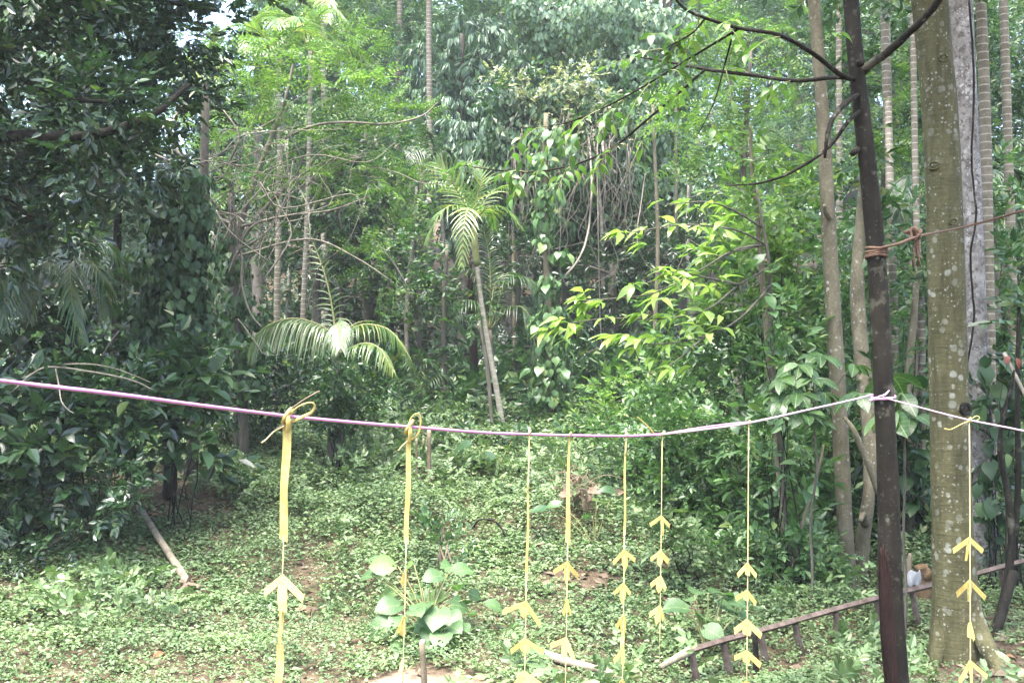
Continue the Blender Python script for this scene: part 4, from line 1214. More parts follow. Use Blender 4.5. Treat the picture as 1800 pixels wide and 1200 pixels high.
def twigs(n, a, b, spread, rng, d0, r0=.010):
    """Loose bare twigs from points round a to points round b (pixels)."""
    out = []
    for i in range(n):
        p = (a[0] + rng.normal(0, spread[0]), a[1] + rng.normal(0, spread[1]), d0 + rng.normal(0, .35))
        q = (b[0] + rng.normal(0, spread[2]), b[1] + rng.normal(0, spread[3]), d0 + rng.normal(0, .6))
        m1 = tuple(p[k] * .66 + q[k] * .34 + rng.normal(0, (18, 18, .15)[k]) for k in range(3))
        m2 = tuple(p[k] * .33 + q[k] * .67 + rng.normal(0, (22, 22, .2)[k]) for k in range(3))
        s = rng.uniform(.5, 1.2)
        out.append(tube([P(*p), P(*m1), P(*m2), P(*q)], [r0 * s, r0 * .85 * s, r0 * .6 * s, r0 * .3 * s], seg=4, sub=4, rng=rng))
    return out
rg = np.random.default_rng(90)
D = 12.6
tree('feathery_tree', 'sprawling tree with feathery light green leaves and tangled bare branches, upper left of centre',
     [(420, 755, D), (416, 640, D), (412, 520, D), (418, 420, D), (440, 340, D), (470, 260, D), (500, 180, D), (520, 90, D)], [7, 7, 6.5, 6, 5, 4, 3, 2], 'twig',
     [(520, 100, 55), (600, 70, 45), (570, 150, 60), (650, 160, 55), (480, 170, 55), (700, 195, 40), (735, 205, 22), (450, 230, 45), (600, 230, 55), (540, 260, 40), (700, 275, 40), (600, 310, 40), (650, 350, 40),
      (720, 330, 38), (640, 455, 32), (685, 500, 20), (440, 120, 45), (640, 90, 40), (380, 270, 35, -.5), (620, 290, 40), (715, 390, 26), (500, 330, 30), (420, 320, 26), (370, 150, 34, .5), (350, 220, 26)],
     sp='pin', leaf='bright', lai=1.5, seed=33, limbs=False, hollow=.15, squash=.6,
     extra=[tb([(470, 260, D), (540, 225, D), (600, 215, D - .2), (680, 218, D - .3), (740, 205, D - .3), (770, 180, D - .3)], (3.2, 1.2), 5),
            tb([(418, 420, D), (370, 350, D - .4), (310, 300, D - .7), (250, 255, D - 1)], (4, 1.2), 5), tb([(418, 430, D), (480, 350, D), (560, 290, D), (650, 270, D)], (4.5, 1.4), 5),
            tb([(412, 480, D), (380, 400, D - .3), (330, 300, D - .5), (300, 230, D - .5), (330, 170, D - .3), (350, 130, D)], (4.5, 1.5), 5),
            tb([(416, 400, D), (500, 380, D - .3), (580, 370, D - .4), (650, 345, D - .4)], (3, 1), 5), tb([(414, 380, D), (400, 300, D - .3), (420, 240, D - .4), (390, 190, D - .4)], (3.5, 1), 5),
            tb([(412, 540, D - .4), (430, 480, D - .6), (420, 430, D - .8), (410, 330, D - .9), (430, 250, D - 1)], (3, 1), 5), tb([(640, 400, D), (690, 460, D), (720, 510, D)], (2, 1), 5),
            tb([(420, 450, D - .5), (540, 420, D - .6), (620, 450, D - .6), (690, 495, D - .6)], (2.5, 1), 5)]
           + twigs(34, (430, 420), (480, 300), (40, 60, 100, 60), rg, D - .9, .0095) + twigs(20, (330, 300), (520, 290), (60, 50, 90, 70), rg, D - 1.0, .008) + twigs(14, (560, 330), (650, 300), (60, 50, 70, 60), rg, D, .007))

# shrubs at the left edge of the clearing; the near leaves are single pieces
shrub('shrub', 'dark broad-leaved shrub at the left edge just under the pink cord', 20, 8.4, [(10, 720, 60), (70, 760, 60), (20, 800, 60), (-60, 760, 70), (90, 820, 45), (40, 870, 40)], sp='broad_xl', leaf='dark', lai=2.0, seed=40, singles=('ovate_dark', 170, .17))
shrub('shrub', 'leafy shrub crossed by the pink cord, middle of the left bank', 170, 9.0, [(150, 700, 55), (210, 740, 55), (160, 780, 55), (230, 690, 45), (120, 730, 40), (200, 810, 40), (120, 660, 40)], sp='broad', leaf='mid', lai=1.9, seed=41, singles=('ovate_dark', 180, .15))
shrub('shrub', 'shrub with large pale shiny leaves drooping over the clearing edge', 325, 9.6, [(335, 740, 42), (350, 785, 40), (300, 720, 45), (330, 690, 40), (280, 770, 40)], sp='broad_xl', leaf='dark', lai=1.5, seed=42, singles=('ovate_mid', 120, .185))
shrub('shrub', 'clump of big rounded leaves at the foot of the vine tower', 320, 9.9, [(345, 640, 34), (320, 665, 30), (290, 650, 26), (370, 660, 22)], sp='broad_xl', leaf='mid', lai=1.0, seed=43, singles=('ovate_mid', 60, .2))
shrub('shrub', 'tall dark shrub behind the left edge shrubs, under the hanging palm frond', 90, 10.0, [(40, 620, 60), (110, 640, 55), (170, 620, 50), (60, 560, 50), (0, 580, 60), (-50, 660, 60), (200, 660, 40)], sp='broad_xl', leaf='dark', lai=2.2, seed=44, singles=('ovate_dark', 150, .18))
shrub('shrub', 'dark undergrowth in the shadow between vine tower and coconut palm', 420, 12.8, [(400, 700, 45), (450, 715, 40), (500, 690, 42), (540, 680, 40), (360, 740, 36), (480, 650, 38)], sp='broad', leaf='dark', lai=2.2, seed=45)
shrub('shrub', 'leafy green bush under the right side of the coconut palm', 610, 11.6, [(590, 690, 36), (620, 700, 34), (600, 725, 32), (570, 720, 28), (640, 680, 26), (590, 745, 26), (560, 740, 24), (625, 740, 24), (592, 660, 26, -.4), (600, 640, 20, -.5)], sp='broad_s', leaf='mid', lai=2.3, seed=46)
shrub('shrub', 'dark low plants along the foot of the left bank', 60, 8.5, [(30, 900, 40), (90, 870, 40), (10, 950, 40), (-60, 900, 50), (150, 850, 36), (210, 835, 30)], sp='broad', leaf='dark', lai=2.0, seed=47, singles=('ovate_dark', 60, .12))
shrub('shrub', 'weedy dark clump between the round-leaved plant and the left edge', 30, 8.0, [(40, 960, 36), (100, 945, 30), (0, 1000, 34), (70, 1000, 24), (180, 900, 28), (230, 870, 26)], sp='broad_s', leaf='dark', lai=2.0, seed=148)
shrub('shrub', 'low dark bush on the grass beside the bare bank', 430, 10.6, [(420, 835, 22), (440, 850, 20), (410, 855, 18)], sp='broad_s', leaf='mid', lai=1.8, seed=48)

def leaf_plant(name, label, px, d, spots, key, size, cat='plant', seed=0, stalk=.007, dirup=.3, hub=None):
    """A plant of a few large leaves, each on its own stalk; spots are pixels (px, py[, depth offset, size, turn])."""
    rng = np.random.default_rng(seed + 2000)
    base = G(px, d)
    th = thing(name, label, cat, base)
    mb = MB()
    b2 = base if hub is None else P(hub[0], hub[1], d)
    if hub is not None:
        mb.add(*tube([base - [0, 0, .03], base * .5 + b2 * .5 + [.02, 0, 0], b2], [stalk * 1.6, stalk * 1.4, stalk], seg=5, sub=3), smooth=True)
    for s in spots:
        p = P(s[0], s[1], d + (s[2] if len(s) > 2 else rng.normal(0, .12)))
        h = p - b2
        out = np.array([h[0], h[1], 0.0]); out = nrm(out + rng.normal(0, .12, 3) * [1, 1, 0])
        if len(s) > 4: out = np.array([math.cos(s[4]), math.sin(s[4]), 0])
        sz = size * (s[3] if len(s) > 3 else rng.uniform(.75, 1.2))
        q = p - out * sz * .45
        mb.add(*tube([b2 - [0, 0, .02], b2 * .5 + q * .5 + [0, 0, .04], q], [stalk, stalk * .8, stalk * .5], seg=4, sub=3), smooth=True)
        X = out + np.array([0, 0, rng.uniform(-.45, .1)])
        Z = np.array([0, -.6, 1.0]) + rng.normal(0, .25, 3)
        obj('leaf', random.choice(LEAF[key]), th, leaf_matrix(q, X, Z, sz, base))
    mb.build('stem', MAT['green_twig'], th, base)
    return th
leaf_plant('broad_leaf_plant', 'plant with very large round leaves in the middle foreground', 752, 6.9,
           [(682, 995, .1, 1.0), (660, 985, .2, .7), (650, 1012, .1, .8), (665, 1012, .2, .6), (720, 990, .3, .7), (770, 1012, .1, .9), (805, 1005, .1, 1.0), (785, 1000, .3, .9), (800, 1025, .2, .8), (830, 1040, .2, .6), (695, 1065, 0, 1.1),
            (680, 1088, -.1, 1.15), (745, 1060, -.2, 1.1), (770, 1068, -.25, 1.2), (730, 1075, -.3, 1.0), (815, 1050, .1, .9), (820, 1075, 0, .8), (765, 1090, -.25, .9), (790, 1080, -.1, .9), (778, 1112, -.35, 1.0), (712, 1132, -.3, 1.05), (860, 1060, .2, .8), (750, 1050, .2, .8), (735, 1095, -.2, .9), (755, 1100, -.3, .9), (720, 1105, -.2, .8), (795, 1100, -.2, .8), (745, 1120, -.35, .8), (775, 1045, .1, .9), (725, 1050, .1, .8), (705, 1085, -.1, .9), (800, 1060, 0, .9), (760, 1030, .2, .8), (735, 1030, .25, .7), (690, 1040, .1, .8), (810, 1095, -.1, .7), (780, 1125, -.3, .7)],
           'round', .155, seed=1, hub=(752, 1105))
leaf_plant('broad_leaf_plant', 'cluster of round pale leaves at the foot of the left bank', 135, 8.9, [(125, 898, 0, 1), (160, 905, 0, .9), (112, 912, 0, 1.1), (158, 925, -.1, .9), (95, 930, 0, .9), (25, 910, .1, 1), (140, 955, -.2, .7), (155, 960, -.2, .7), (100, 975, -.3, .7), (118, 965, -.2, .7), (145, 972, -.3, .7), (185, 915, .1, .8), (75, 905, .1, .8)], 'mid_round', .17, seed=2)
leaf_plant('broad_leaf_plant', 'pale wide-leaved plant under the middle of the pink cord', 870, 11.4, [(862, 808, 0, 1.2), (840, 790, .1, .8), (820, 780, .1, 1), (888, 800, .1, .7), (905, 775, .3, .8), (845, 825, 0, .7), (810, 795, .2, .8)], 'mid_round', .22, seed=3)
leaf_plant('broad_leaf_plant', 'dark hanging leaves beside the dry leaf heap', 1050, 9.2, [(1055, 880, 0, 1.1), (1035, 905, 0, .9), (950, 895, 0, 1), (972, 885, 0, .8), (1068, 862, .1, .9)], 'arrow', .17, seed=4)
leaf_plant('broad_leaf_plant', 'light green large-leaved plant above the left end of the rail fence', 1250, 6.9, [(1225, 1042, 0, .9), (1260, 1040, 0, 1.1), (1200, 1070, 0, 1), (1240, 1085, -.1, 1), (1285, 1050, 0, .8), (1310, 1080, 0, .9), (1275, 1065, .1, 1), (1215, 1055, .2, .7), (1245, 1105, -.2, .9), (1190, 1060, .1, .8)], 'round', .16, seed=5)
leaf_plant('broad_leaf_plant', 'single pale round leaf on a thin stalk before the grey trunk', 1385, 8.2, [(1378, 1008, 0, 1.1), (1400, 1020, .1, .6)], 'mid_round', .14, seed=6)
leaf_plant('arum_plant', 'tufted plant with long upright leaves beside the two thin stakes', 690, 11.8, [(665, 790, 0, 1, 3.3), (690, 780, 0, 1, 2.0), (700, 800, -.1, 1.2, 4.0), (715, 785, 0, 1, .6), (680, 810, -.1, 1, 3.8), (725, 800, 0, 1.1, 5.6), (700, 770, .2, 1, 1.5)], 'hand', .3, seed=7)
leaf_plant('arum_plant', 'small plant with pointed pale leaves at bottom left corner', 80, 6.0, [(60, 1180, 0, 1, 3.0), (85, 1175, 0, 1, 1.2), (115, 1180, 0, 1, .2), (95, 1195, -.1, 1, 5.0), (40, 1190, 0, .8, 3.6)], 'hand', .18, seed=8)
leaf_plant('arum_plant', 'pair of upright pale spear leaves on the left bank', 155, 9.6, [(148, 862, 0, 1, 2.4), (163, 860, 0, 1, .9), (170, 872, 0, .7, .2)], 'hand', .24, seed=9)

def fern():
    rng = np.random.default_rng(5)
    d = 9.8
    base = G(215, d)
    th = thing('fern', 'light green fern at the upper end of the fallen log', 'fern', base)
    b = base + np.array([0, 0, .03])
    for a in [(185, 885), (200, 870), (222, 872), (240, 880), (205, 905), (228, 900), (190, 900)]:
        e = P(a[0], a[1], d - .1)
        frond(th, base, [b, b * .5 + e * .5 + [0, 0, .12], e], .085, .016, 18, 'bright', rng, .3, r=.004, t0=.2)
fern()

def fallen_log():
    base = P(330, 1028, 8.2); base[2] = float(gz(base[0], base[1])) + .04
    e = P(244, 898, 10.0); e[2] = max(e[2], float(gz(e[0], e[1])) + .1)
    th = thing('fallen_log', 'slender pale fallen log lying up the left bank', 'log', base)
    m = base * .5 + e * .5; m[2] = max(m[2], float(gz(m[0], m[1])) + .05)
    MB().add(*tube([base, base * .75 + e * .25, m, e], [.036, .034, .032, .028], seg=10, sub=6, wob=.05), smooth=True).build('stem', MAT['log'], th, base)
    rng = np.random.default_rng(3)
    mb = MB()
    for i in range(9):
        v = nrm(base - e) * .09 + rng.normal(0, .055, 3)
        mb.add(*tube([base - v * .3, base + v * .5, base + v], [.022, .014, .003], seg=4, sub=2))
    mb.build('splintered_end', MAT['dry'], th, base)
fallen_log()

# ------------------------------------------------------------------ right side
def olive_tree():
    d = 6.5
    rng = np.random.default_rng(12)
    base = G(1680, d)
    th = thing('olive_trunk_tree', 'thick olive-green trunk with round white lichen spots at right', 'tree', base)
    px = [(1682, 1180), (1681, 1110), (1678, 1010), (1673, 900), (1669, 760), (1666, 600), (1661, 400), (1652, 200), (1636, 20), (1620, -160), (1600, -500), (1580, -900), (1575, -1300)]
    rr = [50, 43, 37, 34, 32.5, 31.5, 30.5, 30, 30, 29, 26, 20, 10]
    pts = [P(x, y, d) for x, y in px]
    mb = MB().add(*tube(pts, [pix(r, d) for r in rr], seg=28, sub=6, wob=.012, rng=rng), smooth=True)
    mb.add(*tb([(1700, 1040, d - .03), (1718, 1100, d - .12), (1742, 1150, d - .25), (1770, 1196, d - .4), (1800, 1235, d - .5)], (18, 17, 15, 13, 8), 12, 5), smooth=True)
    mb.add(*tb([(1665, 1060, d), (1652, 1130, d - .05), (1640, 1190, d - .1)], (20, 16, 8), 10, 5), smooth=True)
    mb.add(*tb([(1690, 1080, d + .1), (1730, 1130, d + .25), (1790, 1160, d + .4)], (20, 14, 6), 10, 5), smooth=True)
    mb.build('trunk', MAT['olive'], th, base)
    def knot(x, y, r, mat='dark_bark'):
        c = P(x, y, d)
        n = nrm((EYE - c) * [1, 1, 0])
        side = np.cross(n, [0, 0, 1.0])
        ax = P(np.interp(y, [q[1] for q in px][::-1], [q[0] for q in px][::-1]), y, d)
        rad = pix(np.interp(y, [q[1] for q in px][::-1], rr[::-1]), d)
        off = c - ax
        s = float(np.clip(off @ side / rad, -.9, .9))
        ctr = ax + side * s * rad + n * math.sqrt(1 - s * s) * rad
        nn = nrm(ctr - ax)
        R = pix(r, d)
        ring = [ctr + (np.cross(nn, [0, 0, 1.0]) * math.cos(a) + np.array([0, 0, 1.0]) * math.sin(a) * .75) * R + nn * .001 for a in np.linspace(0, 6.283, 13)]
        m2 = MB().add(*tube(ring, R * .26, seg=6, sub=2, cap=False, rng=rng, wob=.15), smooth=True)
        m2.add(*tube([ctr - nn * .01, ctr + nn * R * .12], [R * .9, R * .5], seg=9, sub=2, wob=.1), smooth=True)
        m2.build('branch_scar', MAT[mat], th, base)
    knot(1658, 112, 8, 'olive'); knot(1642, 296, 9, 'olive'); knot(1697, 718, 12); knot(1676, 395, 7, 'olive')
    fm = MB()
    top = pts[-3]
    L = [(top + rng.normal(0, 1, 3) * [1.6, 1.2, .8] + [.8, 1.0, .8], np.array([1.1, 1.1, .7])) for _ in range(8)]
    foliage(fm, SP['broad_far'], L, rng, 1.2)
    fm.build('crown', MAT['mid'], th, base, kind='stuff')
olive_tree()

tree('mottled_white_tree', 'broad mottled white trunk directly behind the olive trunk', [(1728, 960, 8.6), (1726, 850, 8.6), (1718, 700, 8.6), (1707, 480, 8.6), (1696, 250, 8.6), (1683, 0, 8.6), (1676, -200, 8.6), (1670, -500, 8.6), (1660, -800, 8.6)],
     [24, 22, 22, 23, 24, 25, 25, 22, 12], 'white', [(1640, -760, 150, .8), (1760, -850, 150, .6), (1560, -850, 150, 1), (1850, -700, 150)], sp='broad_far', leaf='mid', lai=1.2, seed=50, seg=22, wob=.02, sub=6)
MBv = None
def liana(name, label, pts, r, mat='twig', rng=RNG, cat='liana', extra=()):
    p = [P(*q) for q in pts]
    th = thing(name, label, cat, p[-1])
    mb = MB().add(*tube(p, r, seg=5, sub=6, rng=rng, jit=.15), smooth=True)
    for e in extra: mb.add(*e, smooth=True)
    mb.build('stem', MAT[mat], th, p[-1])
    return th
liana('liana', 'thin dark climber running up the white mottled trunk', [(1703, -10, 8.33), (1712, 150, 8.33), (1708, 280, 8.33), (1716, 380, 8.33), (1706, 450, 8.33), (1712, 560, 8.34), (1700, 640, 8.35)], .009, 'dark_bark')

tree('grey_trunk_tree', 'straight grey lichen-spotted trunk left of the dark near trunk', [(1492, 1045, 8.5), (1487, 950, 8.5), (1478, 780, 8.5), (1468, 600, 8.5), (1458, 420, 8.5), (1449, 250, 8.5), (1440, 120, 8.5), (1430, -20, 8.5), (1424, -200, 8.5), (1420, -500, 8.5)],
     [15, 14, 14, 13.5, 12.5, 11.5, 11, 10.5, 10, 6], 'grey', [(1400, -480, 130, .5), (1500, -560, 130), (1330, -560, 120, .8)], sp='broad_far', leaf='mid', lai=1.1, seed=51, seg=16, wob=.025, sub=6,
     extra=[tb([(1464, 390, 8.5), (1452, 375, 8.4), (1449, 360, 8.35)], (6, 3), 8)])
tree('forked_grey_tree', 'short forked grey trunk with a knot beside the straight grey trunk', [(1513, 1048, 8.7), (1514, 980, 8.7), (1520, 920, 8.7), (1528, 860, 8.7), (1530, 760, 8.9), (1516, 640, 9.2), (1507, 500, 9.4), (1515, 350, 9.5), (1520, 200, 9.5)],
     [13, 12, 12, 11, 14, 13, 12, 8, 4], 'grey', [(1520, 330, 40), (1500, 260, 40), (1540, 420, 40)], sp='broad', leaf='mid', lai=1.2, seed=52, seg=12,
     extra=[tb([(1521, 920, 8.65), (1517, 905, 8.5), (1512, 915, 8.42)], (8, 4), 8)])
tree('leaning_pole', 'thin crooked branch leaning between the grey trunk and the dark trunk', [(1545, 868, 8.2), (1520, 800, 8.2), (1500, 755, 8.2), (1484, 733, 8.25)], [6, 5.5, 5, 3], 'grey', [], seed=53, root=False, cat='branch')
tree('slim_tree', 'thin pale stem standing just behind the dark trunk at its right', [(1583, 1035, 8.9), (1572, 950, 8.9), (1562, 880, 8.9), (1566, 760, 9.0), (1572, 680, 9.1)], [8, 7, 6.5, 6, 5], 'grey', [(1575, 650, 30), (1590, 690, 24)], sp='broad', leaf='mid', lai=1.3, seed=54)
tree('sapling', 'slender pale stem rising through the bushes left of the grey trunk', [(1383, 1000, 8.8), (1376, 900, 8.8), (1366, 800, 8.8), (1355, 680, 8.8), (1342, 520, 8.8), (1333, 400, 8.8), (1322, 300, 8.8), (1318, 220, 8.8)], [6, 6, 5.5, 5.5, 5, 4.5, 4, 2.5], 'grey',
     [(1320, 290, 36), (1350, 340, 36), (1290, 330, 30), (1330, 400, 30), (1300, 260, 30), (1360, 270, 30)], sp='broad', leaf='bright', lai=1.5, seed=55, cat='sapling')
tree('leaning_pole', 'thin bare stick leaning beside the slender pale stem', [(1385, 1010, 8.3), (1408, 930, 8.3), (1440, 820, 8.3), (1448, 780, 8.3)], [4, 3.5, 3, 2], 'grey', [], seed=56, cat='stick')
tree('bare_sapling', 'thin dark leaning stem right of the olive trunk', [(1748, 1130, 7.3), (1762, 1060, 7.4), (1778, 960, 7.5), (1772, 870, 7.6), (1758, 800, 7.6), (1762, 740, 7.6), (1775, 690, 7.6), (1783, 650, 7.6)], [8, 7, 6, 6, 5, 4, 4, 2], 'dark_bark', [], seed=57, cat='stem')
tree('bare_sapling', 'dark upright stem by the right edge behind the rail fence', [(1786, 1090, 8.1), (1784, 960, 8.1), (1790, 840, 8.1), (1788, 700, 8.1), (1792, 500, 8.2)], [6, 5.5, 5, 4.5, 3], 'dark_bark', [(1790, 480, 40), (1800, 560, 36)], sp='broad', leaf='mid', lai=1.4, seed=58, cat='stem')
tree('leaning_pole', 'thick dark prop leaning against the rail fence right of the olive trunk', [(1744, 1135, 7.0), (1760, 1080, 7.15), (1782, 1005, 7.35)], [9, 9, 8], 'dark_bark', [], seed=59, cat='post')
tree('slim_tree', 'smooth brown stem low between the dark and olive trunks', [(1602, 930, 9.6), (1598, 850, 9.6), (1594, 700, 9.7), (1606, 560, 9.8), (1615, 450, 9.9)], [8, 7.5, 7, 6, 5], 'grey', [(1610, 440, 34), (1590, 500, 30)], sp='broad', leaf='mid', lai=1.2, seed=60)
tree('leaning_pole', 'thin bare pole slanting down at the right edge', [(1735, 640, 8.9), (1765, 620, 8.0), (1800, 690, 7.8), (1840, 770, 7.6)][1:], [3.5, 3.5, 3.5], 'twig', [], seed=61, root=False, cat='pole')

def dark_tree():
    d = 4.7
    rng = np.random.default_rng(14)
    base = G(1588, d)
    th = thing('dark_trunk_tree', 'slender dark near trunk with the pink cord tied round it', 'tree', base)
    px = [(1592, 1360), (1580, 1230), (1570, 1120), (1564, 1000), (1562, 860), (1555, 720), (1548, 580), (1540, 440), (1526, 300), (1510, 160), (1499, 40), (1490, -80), (1480, -260), (1470, -600), (1465, -900)]
    rr = [26, 21, 20, 20, 18.5, 17.5, 16.5, 15.5, 15, 14.5, 13.5, 13, 12, 9, 5]
    pts = [P(x, y, d) for x, y in px]; pts[0] = base - [0, 0, .05]
    mb = MB().add(*tube(pts, [pix(r, d) for r in rr], seg=20, sub=7, wob=.03, rng=rng), smooth=True)
    B = [([(1512, 130, d), (1535, 110, d - .05), (1560, 92, d - .1), (1600, 55, d - .2), (1640, 15, d - .3), (1665, -30, d - .4), (1700, -120, d - .5)], (9, 8, 7.5, 7, 6.5, 6, 4)),
         ([(1508, 140, d), (1470, 136, d + .1), (1400, 142, d + .3), (1320, 132, d + .5), (1240, 122, d + .7), (1170, 108, d + .9), (1120, 100, d + 1.0)], (5, 4, 3.6, 3.2, 3, 2.4, 1.4)),
         ([(1506, 142, d), (1475, 130, d - .1), (1430, 95, d - .2), (1370, 62, d - .3), (1300, 50, d - .3), (1240, 32, d - .3), (1200, 12, d - .3), (1170, -30, d - .3)], (5, 4.5, 4, 3.6, 3.2, 3, 2.6, 2)),
         ([(1514, 165, d), (1490, 178, d - .1), (1466, 205, d - .2), (1455, 235, d - .25), (1450, 278, d - .25)], (5, 5, 4.5, 4, 2.5)),
         ([(1518, 190, d), (1490, 215, d - .1), (1465, 250, d - .1), (1430, 280, d - .1), (1380, 308, d - .1), (1330, 323, d - .1), (1275, 326, d - .1)], (4, 3.5, 3.2, 3, 2.6, 2, 1.2)),
         ([(1240, 122, d + .7), (1150, 200, d + .9), (1060, 270, d + 1.2), (960, 300, d + 1.5), (880, 300, d + 1.6), (810, 290, d + 1.7)], (2.5, 2.2, 2, 1.7, 1.3, .7)),
         ([(1300, 50, d - .3), (1200, 110, d), (1100, 170, d + .3), (1000, 215, d + .6), (920, 225, d + .8)], (2.4, 2, 1.7, 1.3, .8)),
         ([(1290, 54, d - .3), (1275, 110, d - .2), (1255, 180, d - .2), (1225, 240, d - .2)], (2, 1.5, 1.2, .7)),
         ([(1240, 32, d - .3), (1215, 60, d - .2), (1160, 90, d)], (2, 1.5, 1))]
    for q, r in B:
        m2 = MB().add(*tb(q, r, 8, 5, rng, .06), smooth=True)
        m2.build('branch', MAT['dark_bark'], th, base)
    kn = P(1511, 112, d - .06)
    mb.add(*tube([kn, kn + [0, -.03, .0]], [.022, .014], seg=8, sub=2, wob=.1), smooth=True)
    kn = P(1507, 262, d - .02)
    mb.add(*tube([kn, kn + [-.03, -.01, -.03]], [.02, .012], seg=8, sub=2), smooth=True)
    mb.build('trunk', MAT['dark_bark'], th, base)
    # dead reddish bark along the lower left of the trunk
    sm = MB()
    for i in range(6):
        x0 = 1540 + i * 4.2
        y0 = 945 + abs(i - 2) * 14 + rng.uniform(0, 20)
        yy = [y0, y0 + 70, y0 + 150, y0 + 230, y0 + 330]
        q = []
        for v in yy:                                   # follow the trunk's own surface
            ax = np.interp(v, [a[1] for a in px][::-1], [a[0] for a in px][::-1]); R0 = np.interp(v, [a[1] for a in px][::-1], rr[::-1])
            o = -.97 + i * .20
            q.append((ax + o * R0, v, d - pix(R0, d) * math.sqrt(1 - o * o)))
        sm.add(*tb(q, (1.2, 2.6, 3.0, 2.6, 1.5), 7, 5, rng, .12), smooth=True)
    sm.build('dead_bark_scar', MAT['scar'], th, base)
    fm = MB()
    L = plobes([(1480, -560, 170, .5), (1640, -640, 170, .3), (1360, -700, 150, .4), (1700, -420, 170, .6), (1560, -420, 150, 1.2), (1850, -560, 190, .4), (1500, -760, 200, -.8), (1750, -800, 200, -.6), (1960, -400, 180, .6), (1800, -300, 140, 1.4)], d + .3)  # unseen crown above the view, widened and thickened to shade the trunks
    foliage(fm, SP['broad'], L, rng, 1.9)
    fm.build('crown', MAT['mid'], th, base, kind='stuff')
    # light leaf sprays along the thin branches over the top of the view
    tw = MB()
    for (q, r), dens, sz in [(B[5], 15, .088), (B[6], 13, .08), (B[1], 8, .075), (B[2], 8, .075), (B[8], 7, .075), (B[7], 2, .07)]:
        c = spline([P(*a) for a in q], 14)
        T = nrm(np.gradient(c, axis=0))
        for i in range(dens):
            f = int((.25 + .74 * (i + rng.uniform(0, .9)) / dens) * (len(c) - 1))
            h = T[f] * rng.uniform(.2, .7) + np.array([rng.normal(0, .35), rng.normal(-.1, .5), rng.normal(-.35, .25)])
            e = c[f] + nrm(h) * rng.uniform(.16, .3)
            m = (c[f] + e) / 2 + [0, 0, .025]
            tw.add(*tube([c[f], m, e], [.0022, .0018, .001], seg=4, sub=2))
            cc = spline([c[f], m, e], 4); tt = nrm(e - c[f]); sd = nrm(np.cross(tt, [0, 0, 1.0]))
            for k in range(5):
                p = cc[min(len(cc) - 1, 3 + k)]
                X = tt * .5 + sd * (1 if k % 2 else -1) * (0.2 if k == 4 else 1) + np.array([0, 0, rng.normal(-.25, .2)])
                obj('leaf', random.choice(LEAF['spray']), th, leaf_matrix(p, X, np.array([0, 0, 1.0]) + rng.normal(0, .3, 3), sz * rng.uniform(.75, 1.15), base))
    tw.build('twig', MAT['green_twig'], th, base, kind='stuff')
dark_tree()

# spreading twig with long lime-green leaves before the dark gap
def lime_branch():
    rng = np.random.default_rng(15)
    d = 8.0
    base = G(1395, 8.6)
    th = thing('lime_leaf_tree', 'slim tree with spreading twigs of long bright lime-green leaves', 'tree', base)
    j1, j2 = (1352, 470, 8.5), (1345, 430, 8.5)
    MB().add(*tube([base - [0, 0, .05], P(1372, 800, 8.6), P(1358, 620, 8.6), P(*j1), P(1338, 380, 8.5), P(1330, 330, 8.5)], [.022, .02, .018, .015, .012, .008], seg=8, sub=5, rng=rng), smooth=True).build('trunk', MAT['trunk'], th, base)
    B = [[j1, (1300, 500, 8.2), (1240, 545, 8.0), (1160, 560, 7.8), (1060, 560, 7.6), (960, 575, 7.5)],
         [j2, (1290, 440, 8.2), (1230, 475, 8.0), (1150, 515, 7.8), (1070, 525, 7.7), (1010, 530, 7.6)],
         [(1356, 500, 8.5), (1300, 560, 8.1), (1240, 590, 7.9), (1160, 605, 7.7), (1090, 600, 7.6), (1030, 620, 7.5)],
         [j2, (1310, 410, 8.2), (1270, 400, 7.9), (1200, 395, 7.7), (1130, 405, 7.6), (1080, 412, 7.5)],
         [(1340, 400, 8.5), (1290, 370, 8.3), (1240, 355, 8.1), (1170, 360, 8.0)],
         [(1300, 500, 8.2), (1250, 490, 7.8), (1190, 480, 7.6), (1130, 500, 7.5)],
         [j2, (1300, 440, 8.6), (1260, 450, 8.7), (1210, 420, 8.8)], [(1240, 590, 7.9), (1200, 625, 7.7), (1165, 650, 7.6)]]
    for q in B:
        MB().add(*tb(q, (2.2, .8), 5, 5, rng, .1), smooth=True).build('twig', MAT['trunk'], th, base)
    cnt = [60, 54, 50, 40, 24, 38, 18, 14]
    for q, k in zip(B, cnt):
        c = spline([P(*a) for a in q], 12)
        T = nrm(np.gradient(c, axis=0))
        i = 0
        while i < k:
            f = int(rng.uniform(.32, 1.0) * (len(c) - 1))
            p0 = c[f] + rng.normal(0, 1, 3) * [.06, .10, .05]
            for w in range(int(rng.integers(3, 6))):           # leaves sit in loose whorls
                a = rng.uniform(-1.9, 1.9)
                X = T[f] * math.cos(a) + np.cross(T[f], [0, 0, 1.0]) * math.sin(a) + np.array([0, 0, rng.normal(-.05, .28)])
                obj('leaf', random.choice(LEAF['lance']), th, leaf_matrix(p0, X, np.array([0, 0, 1.0]) + rng.normal(0, .3, 3), rng.uniform(.11, .2), base))
                i += 1
lime_branch()

